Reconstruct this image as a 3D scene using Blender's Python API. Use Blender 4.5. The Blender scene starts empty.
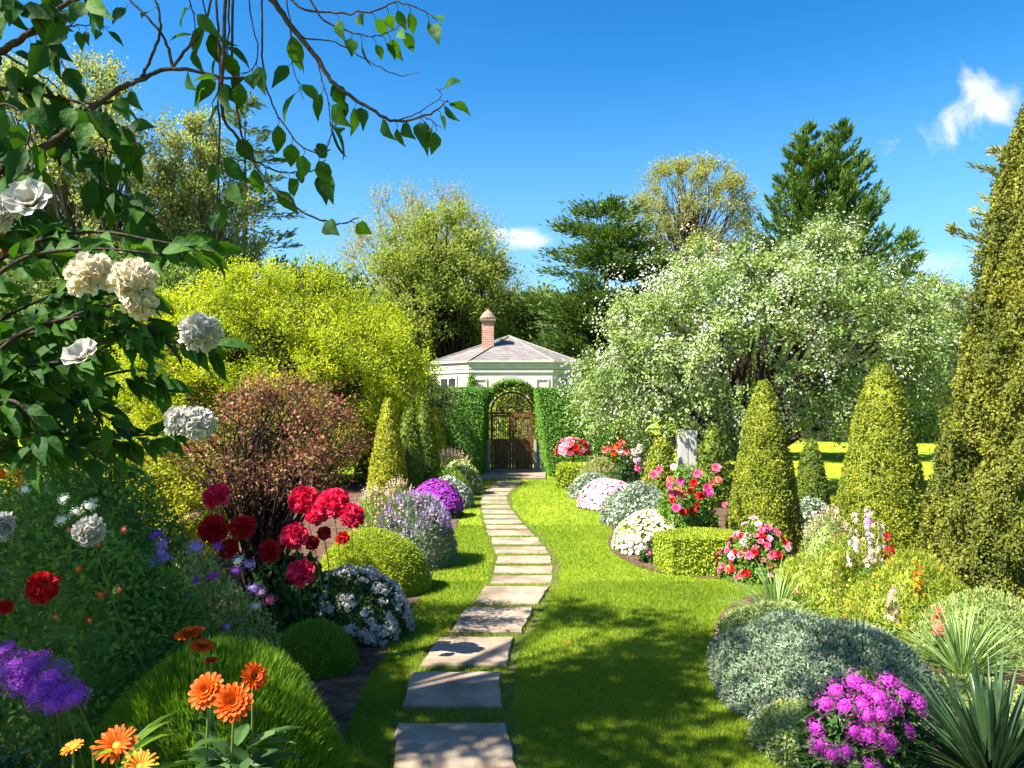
import bpy, math, random
import numpy as np
from mathutils import Vector, Matrix
random.seed(11)
rng = np.random.default_rng(11)
SC = bpy.context.scene
COL = SC.collection
PI = math.pi

# ------------------------------------------------------------------ camera, world, sun, exposure
CH, F, HOR = 1.7, 800.0, 412.0
cam_d = bpy.data.cameras.new("camera"); cam = bpy.data.objects.new("camera", cam_d); COL.objects.link(cam)
cam.location = (0, 0, CH); cam.rotation_euler = (PI / 2, 0, 0)
cam_d.sensor_width = 36; cam_d.lens = F / 1024 * 36; cam_d.shift_y = (HOR - 384) / 1024
cam_d.clip_start = 0.05; cam_d.clip_end = 3000
SC.camera = cam
SUN_DIR = Vector((-0.86, -0.40, 1.12)).normalized()
SUN_STRENGTH, SKY_STRENGTH, EXPOSURE = 5.0, 0.048, 2.0
SC.view_settings.view_transform = 'Standard'; SC.view_settings.look = 'None'
SC.view_settings.exposure = EXPOSURE; SC.view_settings.gamma = 1
SC.view_settings.use_curve_mapping = False
SC.cycles.max_bounces = 6; SC.cycles.diffuse_bounces = 2; SC.cycles.glossy_bounces = 2
SC.cycles.transmission_bounces = 4; SC.cycles.transparent_max_bounces = 6
SC.cycles.use_denoising = True
try:
    SC.cycles.denoiser = 'OPENIMAGEDENOISE'; SC.cycles.denoising_prefilter = 'ACCURATE'
except Exception:
    pass
SC.cycles.caustics_reflective = False; SC.cycles.caustics_refractive = False
sl = bpy.data.lights.new("sun", 'SUN'); so = bpy.data.objects.new("sun", sl); COL.objects.link(so)
sl.energy = SUN_STRENGTH; sl.angle = math.radians(0.53); sl.color = (1, 0.93, 0.80)
so.rotation_euler = SUN_DIR.to_track_quat('Z', 'Y').to_euler(); so.location = (-20, -10, 30)
W = bpy.data.worlds.new("World"); SC.world = W; W.use_nodes = True
def world():
    nt = W.node_tree; nt.nodes.clear(); N = nt.nodes.new; L = nt.links.new
    out = N('ShaderNodeOutputWorld'); bg = N('ShaderNodeBackground'); bg.inputs[1].default_value = SKY_STRENGTH
    sky = N('ShaderNodeTexSky'); sky.sky_type = 'NISHITA'; sky.sun_disc = False
    sky.sun_elevation = math.asin(SUN_DIR.z); sky.sun_rotation = math.atan2(SUN_DIR.x, SUN_DIR.y)
    sky.air_density = 1.0; sky.dust_density = 0.9; sky.ozone_density = 2.0
    hs = N('ShaderNodeHueSaturation'); hs.inputs['Saturation'].default_value = 1.19; hs.inputs['Value'].default_value = 0.63
    hs.inputs['Hue'].default_value = 0.490
    gm = N('ShaderNodeGamma'); gm.inputs[1].default_value = 1.55; L(sky.outputs[0], gm.inputs[0]); L(gm.outputs[0], hs.inputs['Color'])
    # clouds, laid out over directions of the sky
    tc = N('ShaderNodeTexCoord'); sp = N('ShaderNodeSeparateXYZ'); L(tc.outputs['Generated'], sp.inputs[0])
    def M(op, a, b=None, c=None):
        m = N('ShaderNodeMath'); m.operation = op
        for i, v in enumerate((a, b, c)):
            if v is None: continue
            if hasattr(v, 'is_output'): L(v, m.inputs[i])
            else: m.inputs[i].default_value = v
        return m.outputs[0]
    yy = M('MAXIMUM', sp.outputs[1], 0.02)
    u = M('DIVIDE', sp.outputs[0], yy); v = M('DIVIDE', sp.outputs[2], yy)
    cv = N('ShaderNodeCombineXYZ'); L(u, cv.inputs[0]); L(v, cv.inputs[1])
    nz = N('ShaderNodeTexNoise'); nz.inputs['Scale'].default_value = 17; nz.inputs['Detail'].default_value = 9; nz.inputs['Roughness'].default_value = 0.6
    nz.inputs['Distortion'].default_value = 0.6
    L(cv.outputs[0], nz.inputs[0])
    tot = None
    for (cu, cvv, ru, rv, ang, dens) in ((0.585, 0.376, 0.092, 0.029, 0.36, 0.95), (0.585, 0.40, 0.03, 0.03, 1.2, 0.8), (0.018, 0.216, 0.036, 0.017, -0.05, 1.15), (-0.02, 0.222, 0.02, 0.010, 0, 0.9), (0.50, 0.185, 0.10, 0.018, 0.0, 0.35)):
        du = M('SUBTRACT', u, cu); dv = M('SUBTRACT', v, cvv)
        ca, sa = math.cos(ang), math.sin(ang)
        a = M('ADD', M('MULTIPLY', du, ca / ru), M('MULTIPLY', dv, sa / ru))
        b = M('ADD', M('MULTIPLY', du, -sa / rv), M('MULTIPLY', dv, ca / rv))
        d = M('SQRT', M('ADD', M('MULTIPLY', a, a), M('MULTIPLY', b, b)))
        e = M('ADD', M('MULTIPLY', M('SUBTRACT', nz.outputs[0], 0.5), 2.9), M('SUBTRACT', 1.0, d))
        mr = N('ShaderNodeMapRange'); mr.interpolation_type = 'SMOOTHSTEP'
        mr.inputs[1].default_value = -0.15; mr.inputs[2].default_value = 0.95
        L(e, mr.inputs[0])
        k = M('MULTIPLY', mr.outputs[0], dens)
        tot = k if tot is None else M('MAXIMUM', tot, k)
    tot = M('MINIMUM', tot, 1.0)
    front = M('GREATER_THAN', sp.outputs[1], 0.05)
    tot = M('MULTIPLY', tot, front)
    hz = N('ShaderNodeMapRange'); hz.interpolation_type = 'SMOOTHSTEP'; hz.inputs[1].default_value = 0.0; hz.inputs[2].default_value = 0.42; hz.inputs[3].default_value = 0.62; hz.inputs[4].default_value = 0.0
    L(sp.outputs[2], hz.inputs[0])
    low = N('ShaderNodeMixRGB'); L(hz.outputs[0], low.inputs[0]); L(hs.outputs[0], low.inputs[1]); low.inputs[2].default_value = (2.3, 3.75, 5.0, 1)
    mx = N('ShaderNodeMixRGB'); L(tot, mx.inputs[0]); L(low.outputs[0], mx.inputs[1]); mx.inputs[2].default_value = (6.2, 6.3, 6.6, 1)
    L(mx.outputs[0], bg.inputs[0]); L(bg.outputs[0], out.inputs[0])
world()

# ------------------------------------------------------------------ helpers
def P(px, py, Y): return np.array([(px - 512) / F * Y, Y, CH + (HOR - py) / F * Y])
def G(px, py):
    Y = CH * F / (py - HOR); return np.array([(px - 512) / F * Y, Y, 0.0])
def nrm(a): return a / np.maximum(np.linalg.norm(a, axis=-1, keepdims=True), 1e-9)
def rnd(n): return nrm(rng.normal(size=(n, 3)))

class MB:
    def __init__(s): s.v = []; s.f = {}; s.n = 0
    def add(s, v, faces, mat=0):
        v = np.asarray(v, float).reshape(-1, 3)
        for fc in faces:
            fc = np.asarray(fc, int)
            if fc.size: s.f.setdefault(fc.shape[1], []).append((fc + s.n, mat))
        s.v.append(v); s.n += len(v)
    def mesh(s, name, mats, smooth=False):
        me = bpy.data.meshes.new(name)
        v = np.concatenate(s.v) if s.v else np.zeros((0, 3))
        idx, tot, mi = [], [], []
        for k, lst in s.f.items():
            for fc, m in lst:
                idx.append(fc.ravel()); tot.append(np.full(len(fc), k)); mi.append(np.full(len(fc), m))
        idx = np.concatenate(idx); tot = np.concatenate(tot); mi = np.concatenate(mi)
        me.vertices.add(len(v)); me.vertices.foreach_set('co', v.ravel().astype(np.float32))
        me.loops.add(len(idx)); me.loops.foreach_set('vertex_index', idx.astype(np.int32))
        me.polygons.add(len(tot))
        st = np.concatenate(([0], np.cumsum(tot)[:-1]))
        me.polygons.foreach_set('loop_start', st.astype(np.int32))
        me.polygons.foreach_set('material_index', mi.astype(np.int32))
        me.polygons.foreach_set('use_smooth', np.full(len(tot), smooth))
        me.update(calc_edges=True); me.validate()
        for m in (mats if isinstance(mats, (list, tuple)) else [mats]): me.materials.append(m)
        return me
    def build(s, name, mats, parent=None, loc=None, smooth=False):
        return link(name, s.mesh(name, mats, smooth), parent, loc)
def link(name, me, parent=None, loc=None):
    o = bpy.data.objects.new(name, me); COL.objects.link(o)
    if parent is not None: o.parent = parent
    if loc is not None: o.location = loc
    return o
def tag(o, label, cat, group=None):
    o['label'] = label; o['category'] = cat
    if group: o['group'] = group
    o['kind'] = 'thing'
    return o
def thing(name, label, cat, loc, group=None):
    o = bpy.data.objects.new(name, None); COL.objects.link(o); o.location = (loc[0], loc[1], loc[2] if len(loc) > 2 else 0)
    o.empty_display_size = 0.1
    return tag(o, label, cat, group)
def kind(o, k): o['kind'] = k; return o

TPL = {
 'rh':  ([(0,0,0),(.45,.5,.07),(1,0,-.06),(.45,-.5,.07)], [[(0,1,2,3)]]),
 'leaf': ([(0,0,0),(.28,.44,.05),(.65,.36,.02),(1,0,-.16),(.65,-.36,.02),(.28,-.44,.05),(.5,0,-.04)], [[(0,1,2,6),(0,6,4,5)],[(6,2,3),(6,3,4)]]),
 'big': ([(0,0,0),(.10,.22,.03),(.30,.46,.08),(.55,.45,.05),(.80,.22,-.03),(1.05,0,-.2),(.80,-.22,-.03),(.55,-.45,.05),(.30,-.46,.08),(.10,-.22,.03),(.3,0,-.01),(.55,0,-.03),(.8,0,-.09)],
         [[(1,2,10,0),(2,3,11,10),(3,4,12,11),(0,10,8,9),(10,11,7,8),(11,12,6,7)],[(4,5,12),(12,5,6)]]),
 'blade': ([(0,-.5,0),(0,.5,0),(.55,.36,.03),(.55,-.36,.03),(1,0,-.10)], [[(0,1,2,3)],[(3,2,4)]]),
 'tri': ([(0,-.5,0),(0,.5,0),(1,0,0)], [[(0,1,2)]]),
 'pet': ([(0,-.12,0),(0,.12,0),(.5,.5,.10),(.5,-.5,.10),(.97,.32,.02),(.97,-.32,.02)], [[(0,1,2,3),(3,2,4,5)]]),
 'cup': ([(0,-.10,0),(0,.10,0),(.3,-.36,.02),(.3,0,-.07),(.3,.36,.02),(.68,-.5,.10),(.68,0,-.04),(.68,.5,.10),(.98,-.30,.22),(1.04,0,.10),(.98,.30,.22)], [[(0,1,4,3),(3,4,7,6),(2,3,6,5),(5,6,9,8),(6,7,10,9)],[(0,3,2)]]),
 'flo': ([(0,0,.0)]+[(math.cos(k*PI/5)*(.5 if k%2==0 else .2), math.sin(k*PI/5)*(.5 if k%2==0 else .2), .05 if k%2==0 else .0) for k in range(10)], [[(0,k+1,(k+1)%10+1) for k in range(10)]]),
 'flq': ([(math.cos(k*PI/3)*.5, math.sin(k*PI/3)*.5, .06*(k%2)) for k in range(6)], [[(0,1,2,3),(0,3,4,5)]]),
}
def scatter(mb, pos, d, n, L, Wd, kind='rh', mat=0):
    """many copies of a small leaf shape: pos, long axis d, face normal n, length, width"""
    pos = np.asarray(pos, float); N = len(pos)
    if N == 0: return
    d = nrm(np.asarray(d, float)); n = nrm(np.asarray(n, float) - (np.asarray(n) * d).sum(1, keepdims=True) * d); b = np.cross(n, d)
    L = np.broadcast_to(L, (N,)).reshape(N, 1, 1); Wd = np.broadcast_to(Wd, (N,)).reshape(N, 1, 1)
    tv, tf = TPL[kind]; tv = np.array(tv); k = len(tv)
    v = pos[:, None] + d[:, None] * tv[None, :, 0:1] * L + b[:, None] * tv[None, :, 1:2] * Wd + n[:, None] * tv[None, :, 2:3] * L
    fs = []
    for grp in tf:
        g = np.array(grp); fs.append((g[None] + (np.arange(N) * k)[:, None, None]).reshape(-1, g.shape[1]))
    mb.add(v.reshape(-1, 3), fs, mat)
def rl(n, L, j=.3): return L * (1 + j * (rng.random(n) * 2 - 1))
def tube(mb, pts, rad, sides=6, mat=0, cap=True):
    pts = np.asarray(pts, float); n = len(pts); rad = np.broadcast_to(rad, (n,))
    t = nrm(np.gradient(pts, axis=0)); ref = np.array([0.31, 0.2, 0.93]) if abs(t[0][2]) < .9 else np.array([1., .1, 0])
    a = nrm(np.cross(t, ref)); b = np.cross(t, a)
    ang = np.arange(sides) * 2 * PI / sides
    v = pts[:, None] + rad[:, None, None] * (a[:, None] * np.cos(ang)[None, :, None] + b[:, None] * np.sin(ang)[None, :, None])
    f = [(i*sides+j, i*sides+(j+1)%sides, (i+1)*sides+(j+1)%sides, (i+1)*sides+j) for i in range(n-1) for j in range(sides)]
    mb.add(v.reshape(-1, 3), [f], mat)
    if cap: mb.add(v[-1], [[tuple(range(sides))]], mat)
def box(mb, lo, hi, mat=0):
    x0,y0,z0 = lo; x1,y1,z1 = hi
    v = [(x0,y0,z0),(x1,y0,z0),(x1,y1,z0),(x0,y1,z0),(x0,y0,z1),(x1,y0,z1),(x1,y1,z1),(x0,y1,z1)]
    mb.add(v, [[(0,3,2,1),(4,5,6,7),(0,1,5,4),(1,2,6,5),(2,3,7,6),(3,0,4,7)]], mat)
def prism(mb, poly, z0, z1, mat=0):
    n = len(poly); v = [(p[0],p[1],z0) for p in poly] + [(p[0],p[1],z1) for p in poly]
    mb.add(v, [[(i,(i+1)%n,n+(i+1)%n,n+i) for i in range(n)], [tuple(range(n,2*n))], [tuple(range(n-1,-1,-1))]], mat)
def lathe(mb, prof, c, sides=16, mat=0):
    ang = np.arange(sides) * 2 * PI / sides
    v = [(c[0]+r*math.cos(a), c[1]+r*math.sin(a), c[2]+z) for r, z in prof for a in ang]
    f = [(i*sides+j, i*sides+(j+1)%sides, (i+1)*sides+(j+1)%sides, (i+1)*sides+j) for i in range(len(prof)-1) for j in range(sides)]
    mb.add(v, [f], mat)
def smooth_path(pts, k=5):
    p = np.asarray(pts, float)
    if len(p) < 3:
        t = np.linspace(0, 1, k + 1)[:, None]; return p[0] * (1 - t) + p[-1] * t
    q = np.vstack([2*p[0]-p[1], p, 2*p[-1]-p[-2]]); out = []
    for i in range(1, len(q) - 2):
        for s in range(k):
            t = s / k; a, b, c, d = q[i-1], q[i], q[i+1], q[i+2]
            out.append(.5 * (2*b + (c-a)*t + (2*a-5*b+4*c-d)*t*t + (3*b-a-3*c+d)*t**3))
    out.append(p[-1]); return np.array(out)
_ph = rng.normal(size=(40, 3)); _po = rng.random(40) * 7
def lump(p, fr, seed=0, k=6):
    s = 0
    for i in range(k):
        j = (i + seed * 5) % 40; s = s + np.sin(p @ _ph[j] * fr + _po[j])
    return s / k

# ------------------------------------------------------------------ materials
def new_mat(name):
    m = bpy.data.materials.new(name); m.use_nodes = True; nt = m.node_tree; nt.nodes.clear(); return m, nt
def ramp(nt, cols, pos=None, interp='LINEAR'):
    r = nt.nodes.new('ShaderNodeValToRGB'); cr = r.color_ramp; cr.interpolation = interp
    pos = pos or [i / (len(cols) - 1) for i in range(len(cols))]
    while len(cr.elements) < len(cols): cr.elements.new(0.5)
    for e, c, p in zip(cr.elements, cols, pos): e.position = p; e.color = (*c, 1)
    return r
def leaf_mat(name, cols, trans=.35, rough=.5, spec=.3, patch=.35, scale=2.0, tint=(1.25, 1.2, .6), bump=0):
    """foliage: each leaf its own hue, with slow drifts of hue over the plant; light passes through"""
    m, nt = new_mat(name); N = nt.nodes.new; L = nt.links.new
    g = N('ShaderNodeNewGeometry'); tc = N('ShaderNodeTexCoord'); nz = N('ShaderNodeTexNoise'); nz.inputs['Scale'].default_value = scale
    nz.inputs['Detail'].default_value = 3
    L(tc.outputs['Object'], nz.inputs[0])
    mm = N('ShaderNodeMapRange'); mm.inputs[1].default_value = .3; mm.inputs[2].default_value = .7; L(nz.outputs[0], mm.inputs[0])
    mx = N('ShaderNodeMath'); mx.operation = 'MULTIPLY_ADD'; mx.inputs[1].default_value = 1 - patch; L(g.outputs['Random Per Island'], mx.inputs[0])
    m2 = N('ShaderNodeMath'); m2.operation = 'MULTIPLY'; m2.inputs[1].default_value = patch; L(mm.outputs[0], m2.inputs[0]); L(m2.outputs[0], mx.inputs[2])
    r = ramp(nt, cols); L(mx.outputs[0], r.inputs[0])
    pb = N('ShaderNodeBsdfPrincipled'); L(r.outputs[0], pb.inputs['Base Color']); pb.inputs['Roughness'].default_value = rough
    pb.inputs['Specular IOR Level'].default_value = spec
    if bump:
        n2 = N('ShaderNodeTexNoise'); n2.inputs['Scale'].default_value = 45; n2.inputs['Detail'].default_value = 4; L(tc.outputs['Object'], n2.inputs[0]); bp = N('ShaderNodeBump'); bp.inputs['Strength'].default_value = bump; bp.inputs['Distance'].default_value = .01; L(n2.outputs[0], bp.inputs['Height']); L(bp.outputs[0], pb.inputs['Normal'])
    out = N('ShaderNodeOutputMaterial')
    if trans > 0:
        tb = N('ShaderNodeBsdfTranslucent'); ml = N('ShaderNodeMixRGB'); ml.blend_type = 'MULTIPLY'; ml.inputs[0].default_value = 1
        ml.inputs[2].default_value = (*tint, 1); L(r.outputs[0], ml.inputs[1]); L(ml.outputs[0], tb.inputs[0])
        ms = N('ShaderNodeMixShader'); ms.inputs[0].default_value = trans; L(pb.outputs[0], ms.inputs[1]); L(tb.outputs[0], ms.inputs[2]); L(ms.outputs[0], out.inputs[0])
    else: L(pb.outputs[0], out.inputs[0])
    return m
def surf_mat(name, cols, scale=4, rough=.8, bump=.3, bscale=None, spec=.3, detail=6, pos=None, kindtex='noise', stretch=None, dist=.02):
    m, nt = new_mat(name); N = nt.nodes.new; L = nt.links.new
    tc = N('ShaderNodeTexCoord'); mp = N('ShaderNodeMapping'); L(tc.outputs['Object'], mp.inputs[0])
    if stretch: mp.inputs['Scale'].default_value = stretch
    nz = N('ShaderNodeTexNoise'); nz.inputs['Scale'].default_value = scale; nz.inputs['Detail'].default_value = detail; nz.inputs['Roughness'].default_value = .62
    L(mp.outputs[0], nz.inputs[0]); r = ramp(nt, cols, pos or [.3 + .4 * i / (len(cols) - 1) for i in range(len(cols))]); L(nz.outputs[0], r.inputs[0])
    pb = N('ShaderNodeBsdfPrincipled'); L(r.outputs[0], pb.inputs['Base Color']); pb.inputs['Roughness'].default_value = rough; pb.inputs['Specular IOR Level'].default_value = spec
    if bump:
        n2 = N('ShaderNodeTexNoise'); n2.inputs['Scale'].default_value = bscale or scale * 4; n2.inputs['Detail'].default_value = 5; L(mp.outputs[0], n2.inputs[0])
        bp = N('ShaderNodeBump'); bp.inputs['Strength'].default_value = bump; bp.inputs['Distance'].default_value = dist; L(n2.outputs[0], bp.inputs['Height']); L(bp.outputs[0], pb.inputs['Normal'])
    out = N('ShaderNodeOutputMaterial'); L(pb.outputs[0], out.inputs[0]); return m
def brick_mat(name, c1, c2, cm, bw, bh, ms=.012, vec='Object', rough=.85):
    m, nt = new_mat(name); N = nt.nodes.new; L = nt.links.new
    tc = N('ShaderNodeTexCoord'); sp = N('ShaderNodeSeparateXYZ'); L(tc.outputs['Object'], sp.inputs[0])
    ad = N('ShaderNodeMath'); L(sp.outputs[0], ad.inputs[0]); L(sp.outputs[1], ad.inputs[1])
    cb = N('ShaderNodeCombineXYZ'); L(ad.outputs[0], cb.inputs[0]); L(sp.outputs[2], cb.inputs[1])
    b = N('ShaderNodeTexBrick'); b.inputs['Scale'].default_value = 1; b.inputs['Brick Width'].default_value = bw; b.inputs['Row Height'].default_value = bh
    b.inputs['Mortar Size'].default_value = ms; b.inputs['Color1'].default_value = (*c1, 1); b.inputs['Color2'].default_value = (*c2, 1); b.inputs['Mortar'].default_value = (*cm, 1)
    L(cb.outputs[0], b.inputs[0]); nz = N('ShaderNodeTexNoise'); nz.inputs['Scale'].default_value = 3; L(tc.outputs['Object'], nz.inputs[0])
    mx = N('ShaderNodeMixRGB'); mx.blend_type = 'OVERLAY'; mx.inputs[0].default_value = .5; L(b.outputs[0], mx.inputs[1]); L(nz.outputs[0], mx.inputs[2])
    pb = N('ShaderNodeBsdfPrincipled'); pb.inputs['Roughness'].default_value = rough; L(mx.outputs[0], pb.inputs['Base Color'])
    bp = N('ShaderNodeBump'); bp.inputs['Strength'].default_value = .5; bp.inputs['Distance'].default_value = .02; bp.invert = True; L(b.outputs['Fac'], bp.inputs['Height']); L(bp.outputs[0], pb.inputs['Normal'])
    out = N('ShaderNodeOutputMaterial'); L(pb.outputs[0], out.inputs[0]); return m
def glass_mat():
    m, nt = new_mat('window_glass'); pb = nt.nodes.new('ShaderNodeBsdfPrincipled'); pb.inputs['Base Color'].default_value = (.03, .035, .04, 1)
    pb.inputs['Roughness'].default_value = .05; o = nt.nodes.new('ShaderNodeOutputMaterial'); nt.links.new(pb.outputs[0], o.inputs[0]); return m

M = {}
M['soil'] = surf_mat('soil', [(.035,.02,.012),(.09,.055,.035),(.15,.10,.07)], 9, .95, .9, 40, .1, dist=.03)
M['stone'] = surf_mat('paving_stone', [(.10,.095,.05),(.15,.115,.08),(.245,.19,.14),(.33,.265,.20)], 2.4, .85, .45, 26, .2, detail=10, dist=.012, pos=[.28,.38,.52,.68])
M['stone_w'] = surf_mat('pale_stone', [(.25,.225,.19),(.34,.31,.27),(.41,.385,.34)], 3, .85, .3, 20)
M['wall'] = surf_mat('house_render', [(.42,.37,.38),(.50,.45,.46)], 2.5, .85, .1, 30)
M['white'] = surf_mat('white_paint', [(.40,.38,.34),(.49,.47,.43)], 3, .6, .08, 20)
M['wood'] = surf_mat('gate_wood', [(.06,.022,.010),(.13,.05,.022),(.20,.085,.038)], 5, .5, .3, 20, stretch=(6, 6, 1))
M['iron'] = surf_mat('gate_iron', [(.10,.07,.035),(.20,.15,.08)], 9, .5, .1)
M['bark'] = surf_mat('bark', [(.03,.02,.014),(.08,.055,.04),(.14,.10,.07)], 6, .9, .8, 18, .1, stretch=(3, 3, .6))
M['bark_d'] = surf_mat('dark_bark', [(.022,.014,.012),(.045,.03,.026),(.08,.055,.045)], 14, .85, .6, 50, .15)
M['bark_l'] = surf_mat('pale_bark', [(.10,.075,.05),(.20,.16,.11)], 6, .9, .5, 18, .1)
M['stem'] = leaf_mat('stem', [(.05,.09,.02),(.09,.14,.03)], 0)
M['roof'] = brick_mat('roof_shingle', (.125,.112,.108), (.175,.157,.15), (.075,.068,.066), .32, .11, .012)
M['lead'] = surf_mat('hip_cap', [(.15,.14,.135),(.23,.215,.205)], 4, .8, .1)
M['brick'] = brick_mat('chimney_brick', (.36,.10,.06), (.46,.16,.09), (.45,.38,.32), .22, .075, .012)
M['terra'] = surf_mat('terracotta', [(.17,.10,.07),(.27,.18,.13)], 8, .8, .2)
M['glass'] = glass_mat()
G_ = lambda n, *a, **k: M.__setitem__(n, leaf_mat(n, *a, **k))
G_('grass_leaf', [(.095,.165,.012),(.18,.265,.017),(.30,.37,.03)], .35, .55, .2, .6, 1.0)
G_('chartreuse', [(.195,.29,.012),(.37,.45,.018),(.56,.58,.03)], .45, .55, .2, .6, .9, (1.15,1.1,.5))
G_('gold', [(0.198,0.264,0.013),(0.374,0.396,0.022),(0.528,0.462,0.033)], .4, .55, .2, .4, 1.5)
G_('meadow_leaf', [(.12,.19,.015),(.24,.31,.03),(.40,.42,.06)], .4, .55, .2, .4, 4)
G_('box', [(0.075,0.163,0.015),(0.163,0.275,0.022),(0.300,0.413,0.031)], .35, .5, .3, .3, 3)
G_('box_y', [(0.138,0.218,0.014),(0.276,0.356,0.021),(0.414,0.460,0.034)], .35, .5, .3, .3, 3)
G_('hedge', [(.065,.165,.014),(.095,.22,.019),(.14,.29,.025)], .15, .45, .35, .3, 2)
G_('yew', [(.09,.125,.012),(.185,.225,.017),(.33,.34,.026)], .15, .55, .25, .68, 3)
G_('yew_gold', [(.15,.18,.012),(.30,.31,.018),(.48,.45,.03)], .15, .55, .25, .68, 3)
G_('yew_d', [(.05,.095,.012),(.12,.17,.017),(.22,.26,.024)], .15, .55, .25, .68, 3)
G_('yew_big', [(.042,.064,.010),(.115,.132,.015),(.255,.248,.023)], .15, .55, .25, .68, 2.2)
G_('near_leaf', [(.013,.05,.010),(.028,.085,.012),(.06,.145,.016)], .35, .6, .12, .25, 2, (1.5,1.5,.35), bump=.6)
G_('dark_leaf', [(.022,.06,.016),(.04,.095,.02),(.08,.15,.03)], .3, .45, .35, .3, 2)
G_('mid_leaf', [(0.060,0.132,0.019),(0.120,0.228,0.026),(0.240,0.348,0.048)], .35, .5, .3, .35, 2)
G_('pale_leaf', [(0.143,0.209,0.055),(0.264,0.341,0.099),(0.418,0.462,0.165)], .35, .55, .25, .35, 3)
G_('silver_leaf', [(.09,.15,.085),(.18,.255,.15),(.32,.38,.25)], .25, .6, .25, .35, 3)
G_('burgundy', [(.13,.035,.035),(.19,.12,.04),(.32,.07,.075),(.23,.22,.06),(.58,.21,.18)], .35, .5, .25, .25, 4, (1.3,1.1,.8))
G_('needle_mound', [(0.060,0.156,0.012),(0.114,0.240,0.017),(0.240,0.372,0.024)], .4, .5, .25, .35, 2)
G_('yucca', [(.02,.05,.022),(.036,.08,.03),(.062,.12,.045)], .2, .4, .4, .3, 2)
G_('strap', [(.10,.19,.05),(.20,.31,.09),(.32,.42,.16)], .35, .45, .3, .3, 2)
G_('blossom_leaf', [(.09,.165,.035),(.21,.305,.08),(.43,.50,.22)], .35, .45, .35, .55, .8)
G_('spring_leaf', [(.17,.20,.05),(.27,.29,.075),(.37,.36,.11)], .4, .6, .2, .35, .3)
G_('spring_pale', [(.18,.20,.07),(.28,.29,.10),(.38,.37,.15)], .4, .6, .2, .35, .3)
G_('olive_leaf', [(.13,.185,.03),(.22,.285,.05),(.34,.37,.08)], .4, .6, .2, .4, .3)
G_('birch_leaf', [(.14,.185,.055),(.25,.295,.10),(.40,.42,.18)], .45, .55, .25, .35, .3)
G_('conifer', [(0.037,0.083,0.020),(0.081,0.150,0.027),(0.163,0.237,0.040)], .2, .6, .2, .4, .35)
G_('conifer_blue', [(0.053,0.105,0.053),(0.105,0.180,0.083),(0.225,0.285,0.120)], .25, .6, .2, .4, .35)
G_('conifer_pale', [(.10,.12,.03),(.19,.20,.05),(.30,.28,.08)], .25, .6, .2, .4, .4)
G_('cedar', [(0.041,0.084,0.024),(0.081,0.142,0.032),(0.149,0.223,0.047)], .2, .6, .2, .4, .35)
G_('wood_leaf', [(.07,.12,.025),(.13,.20,.04),(.22,.29,.065)], .3, .6, .2, .5, .2)
def fl(n, cols, tr=.3, tint=(1.05,1,1)): M[n] = leaf_mat(n, cols, tr, .55, .2, .2, 8, tint)
fl('white_petal', [(.42,.42,.40),(.53,.52,.49)], .45)
fl('blossom_petal', [(.48,.50,.38),(.62,.62,.54)], .4)
fl('cream_petal', [(.62,.54,.40),(.72,.65,.52)], .45)
fl('crimson_petal', [(.58,.008,.045),(.74,.02,.085),(.84,.05,.16)], .3)
fl('red_petal', [(.42,.008,.012),(.60,.015,.02)], .3)
fl('rosepink_petal', [(.60,.04,.14),(.74,.10,.22),(.80,.22,.30)], .3)
fl('coral_petal', [(.62,.05,.05),(.76,.16,.10),(.78,.26,.22)], .3)
fl('pink_petal', [(.66,.24,.40),(.78,.40,.52),(.84,.58,.64)], .3)
fl('hotpink_petal', [(.56,.02,.16),(.70,.06,.26),(.78,.14,.36)])
fl('magenta_petal', [(.27,.016,.25),(.42,.035,.37),(.56,.09,.48)], .3)
fl('purple_petal', [(.17,.022,.33),(.28,.05,.48),(.42,.09,.56)], .3)
fl('lilac_petal', [(.27,.13,.48),(.40,.23,.58),(.54,.37,.66)], .3)
fl('violet_petal', [(.20,.02,.30),(.36,.04,.42),(.50,.05,.36)], .3)
fl('orange_petal', [(.52,.055,.002),(.62,.085,.003),(.70,.14,.008)], .3)
fl('amber_petal', [(.66,.20,.01),(.72,.30,.02)], .3)
fl('yellow_petal', [(.80,.60,.08),(.86,.74,.26)], .3)
fl('creamy_mix', [(.80,.72,.36),(.84,.82,.66),(.86,.85,.78)], .3)
fl('blush_petal', [(.70,.48,.46),(.80,.66,.60),(.84,.78,.70)], .3)
fl('plume', [(.45,.27,.19),(.60,.42,.30),(.68,.55,.40)], .4)
M['eye'] = surf_mat('flower_eye', [(.35,.16,.02),(.6,.36,.04)], 60, .8, .3)

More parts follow.
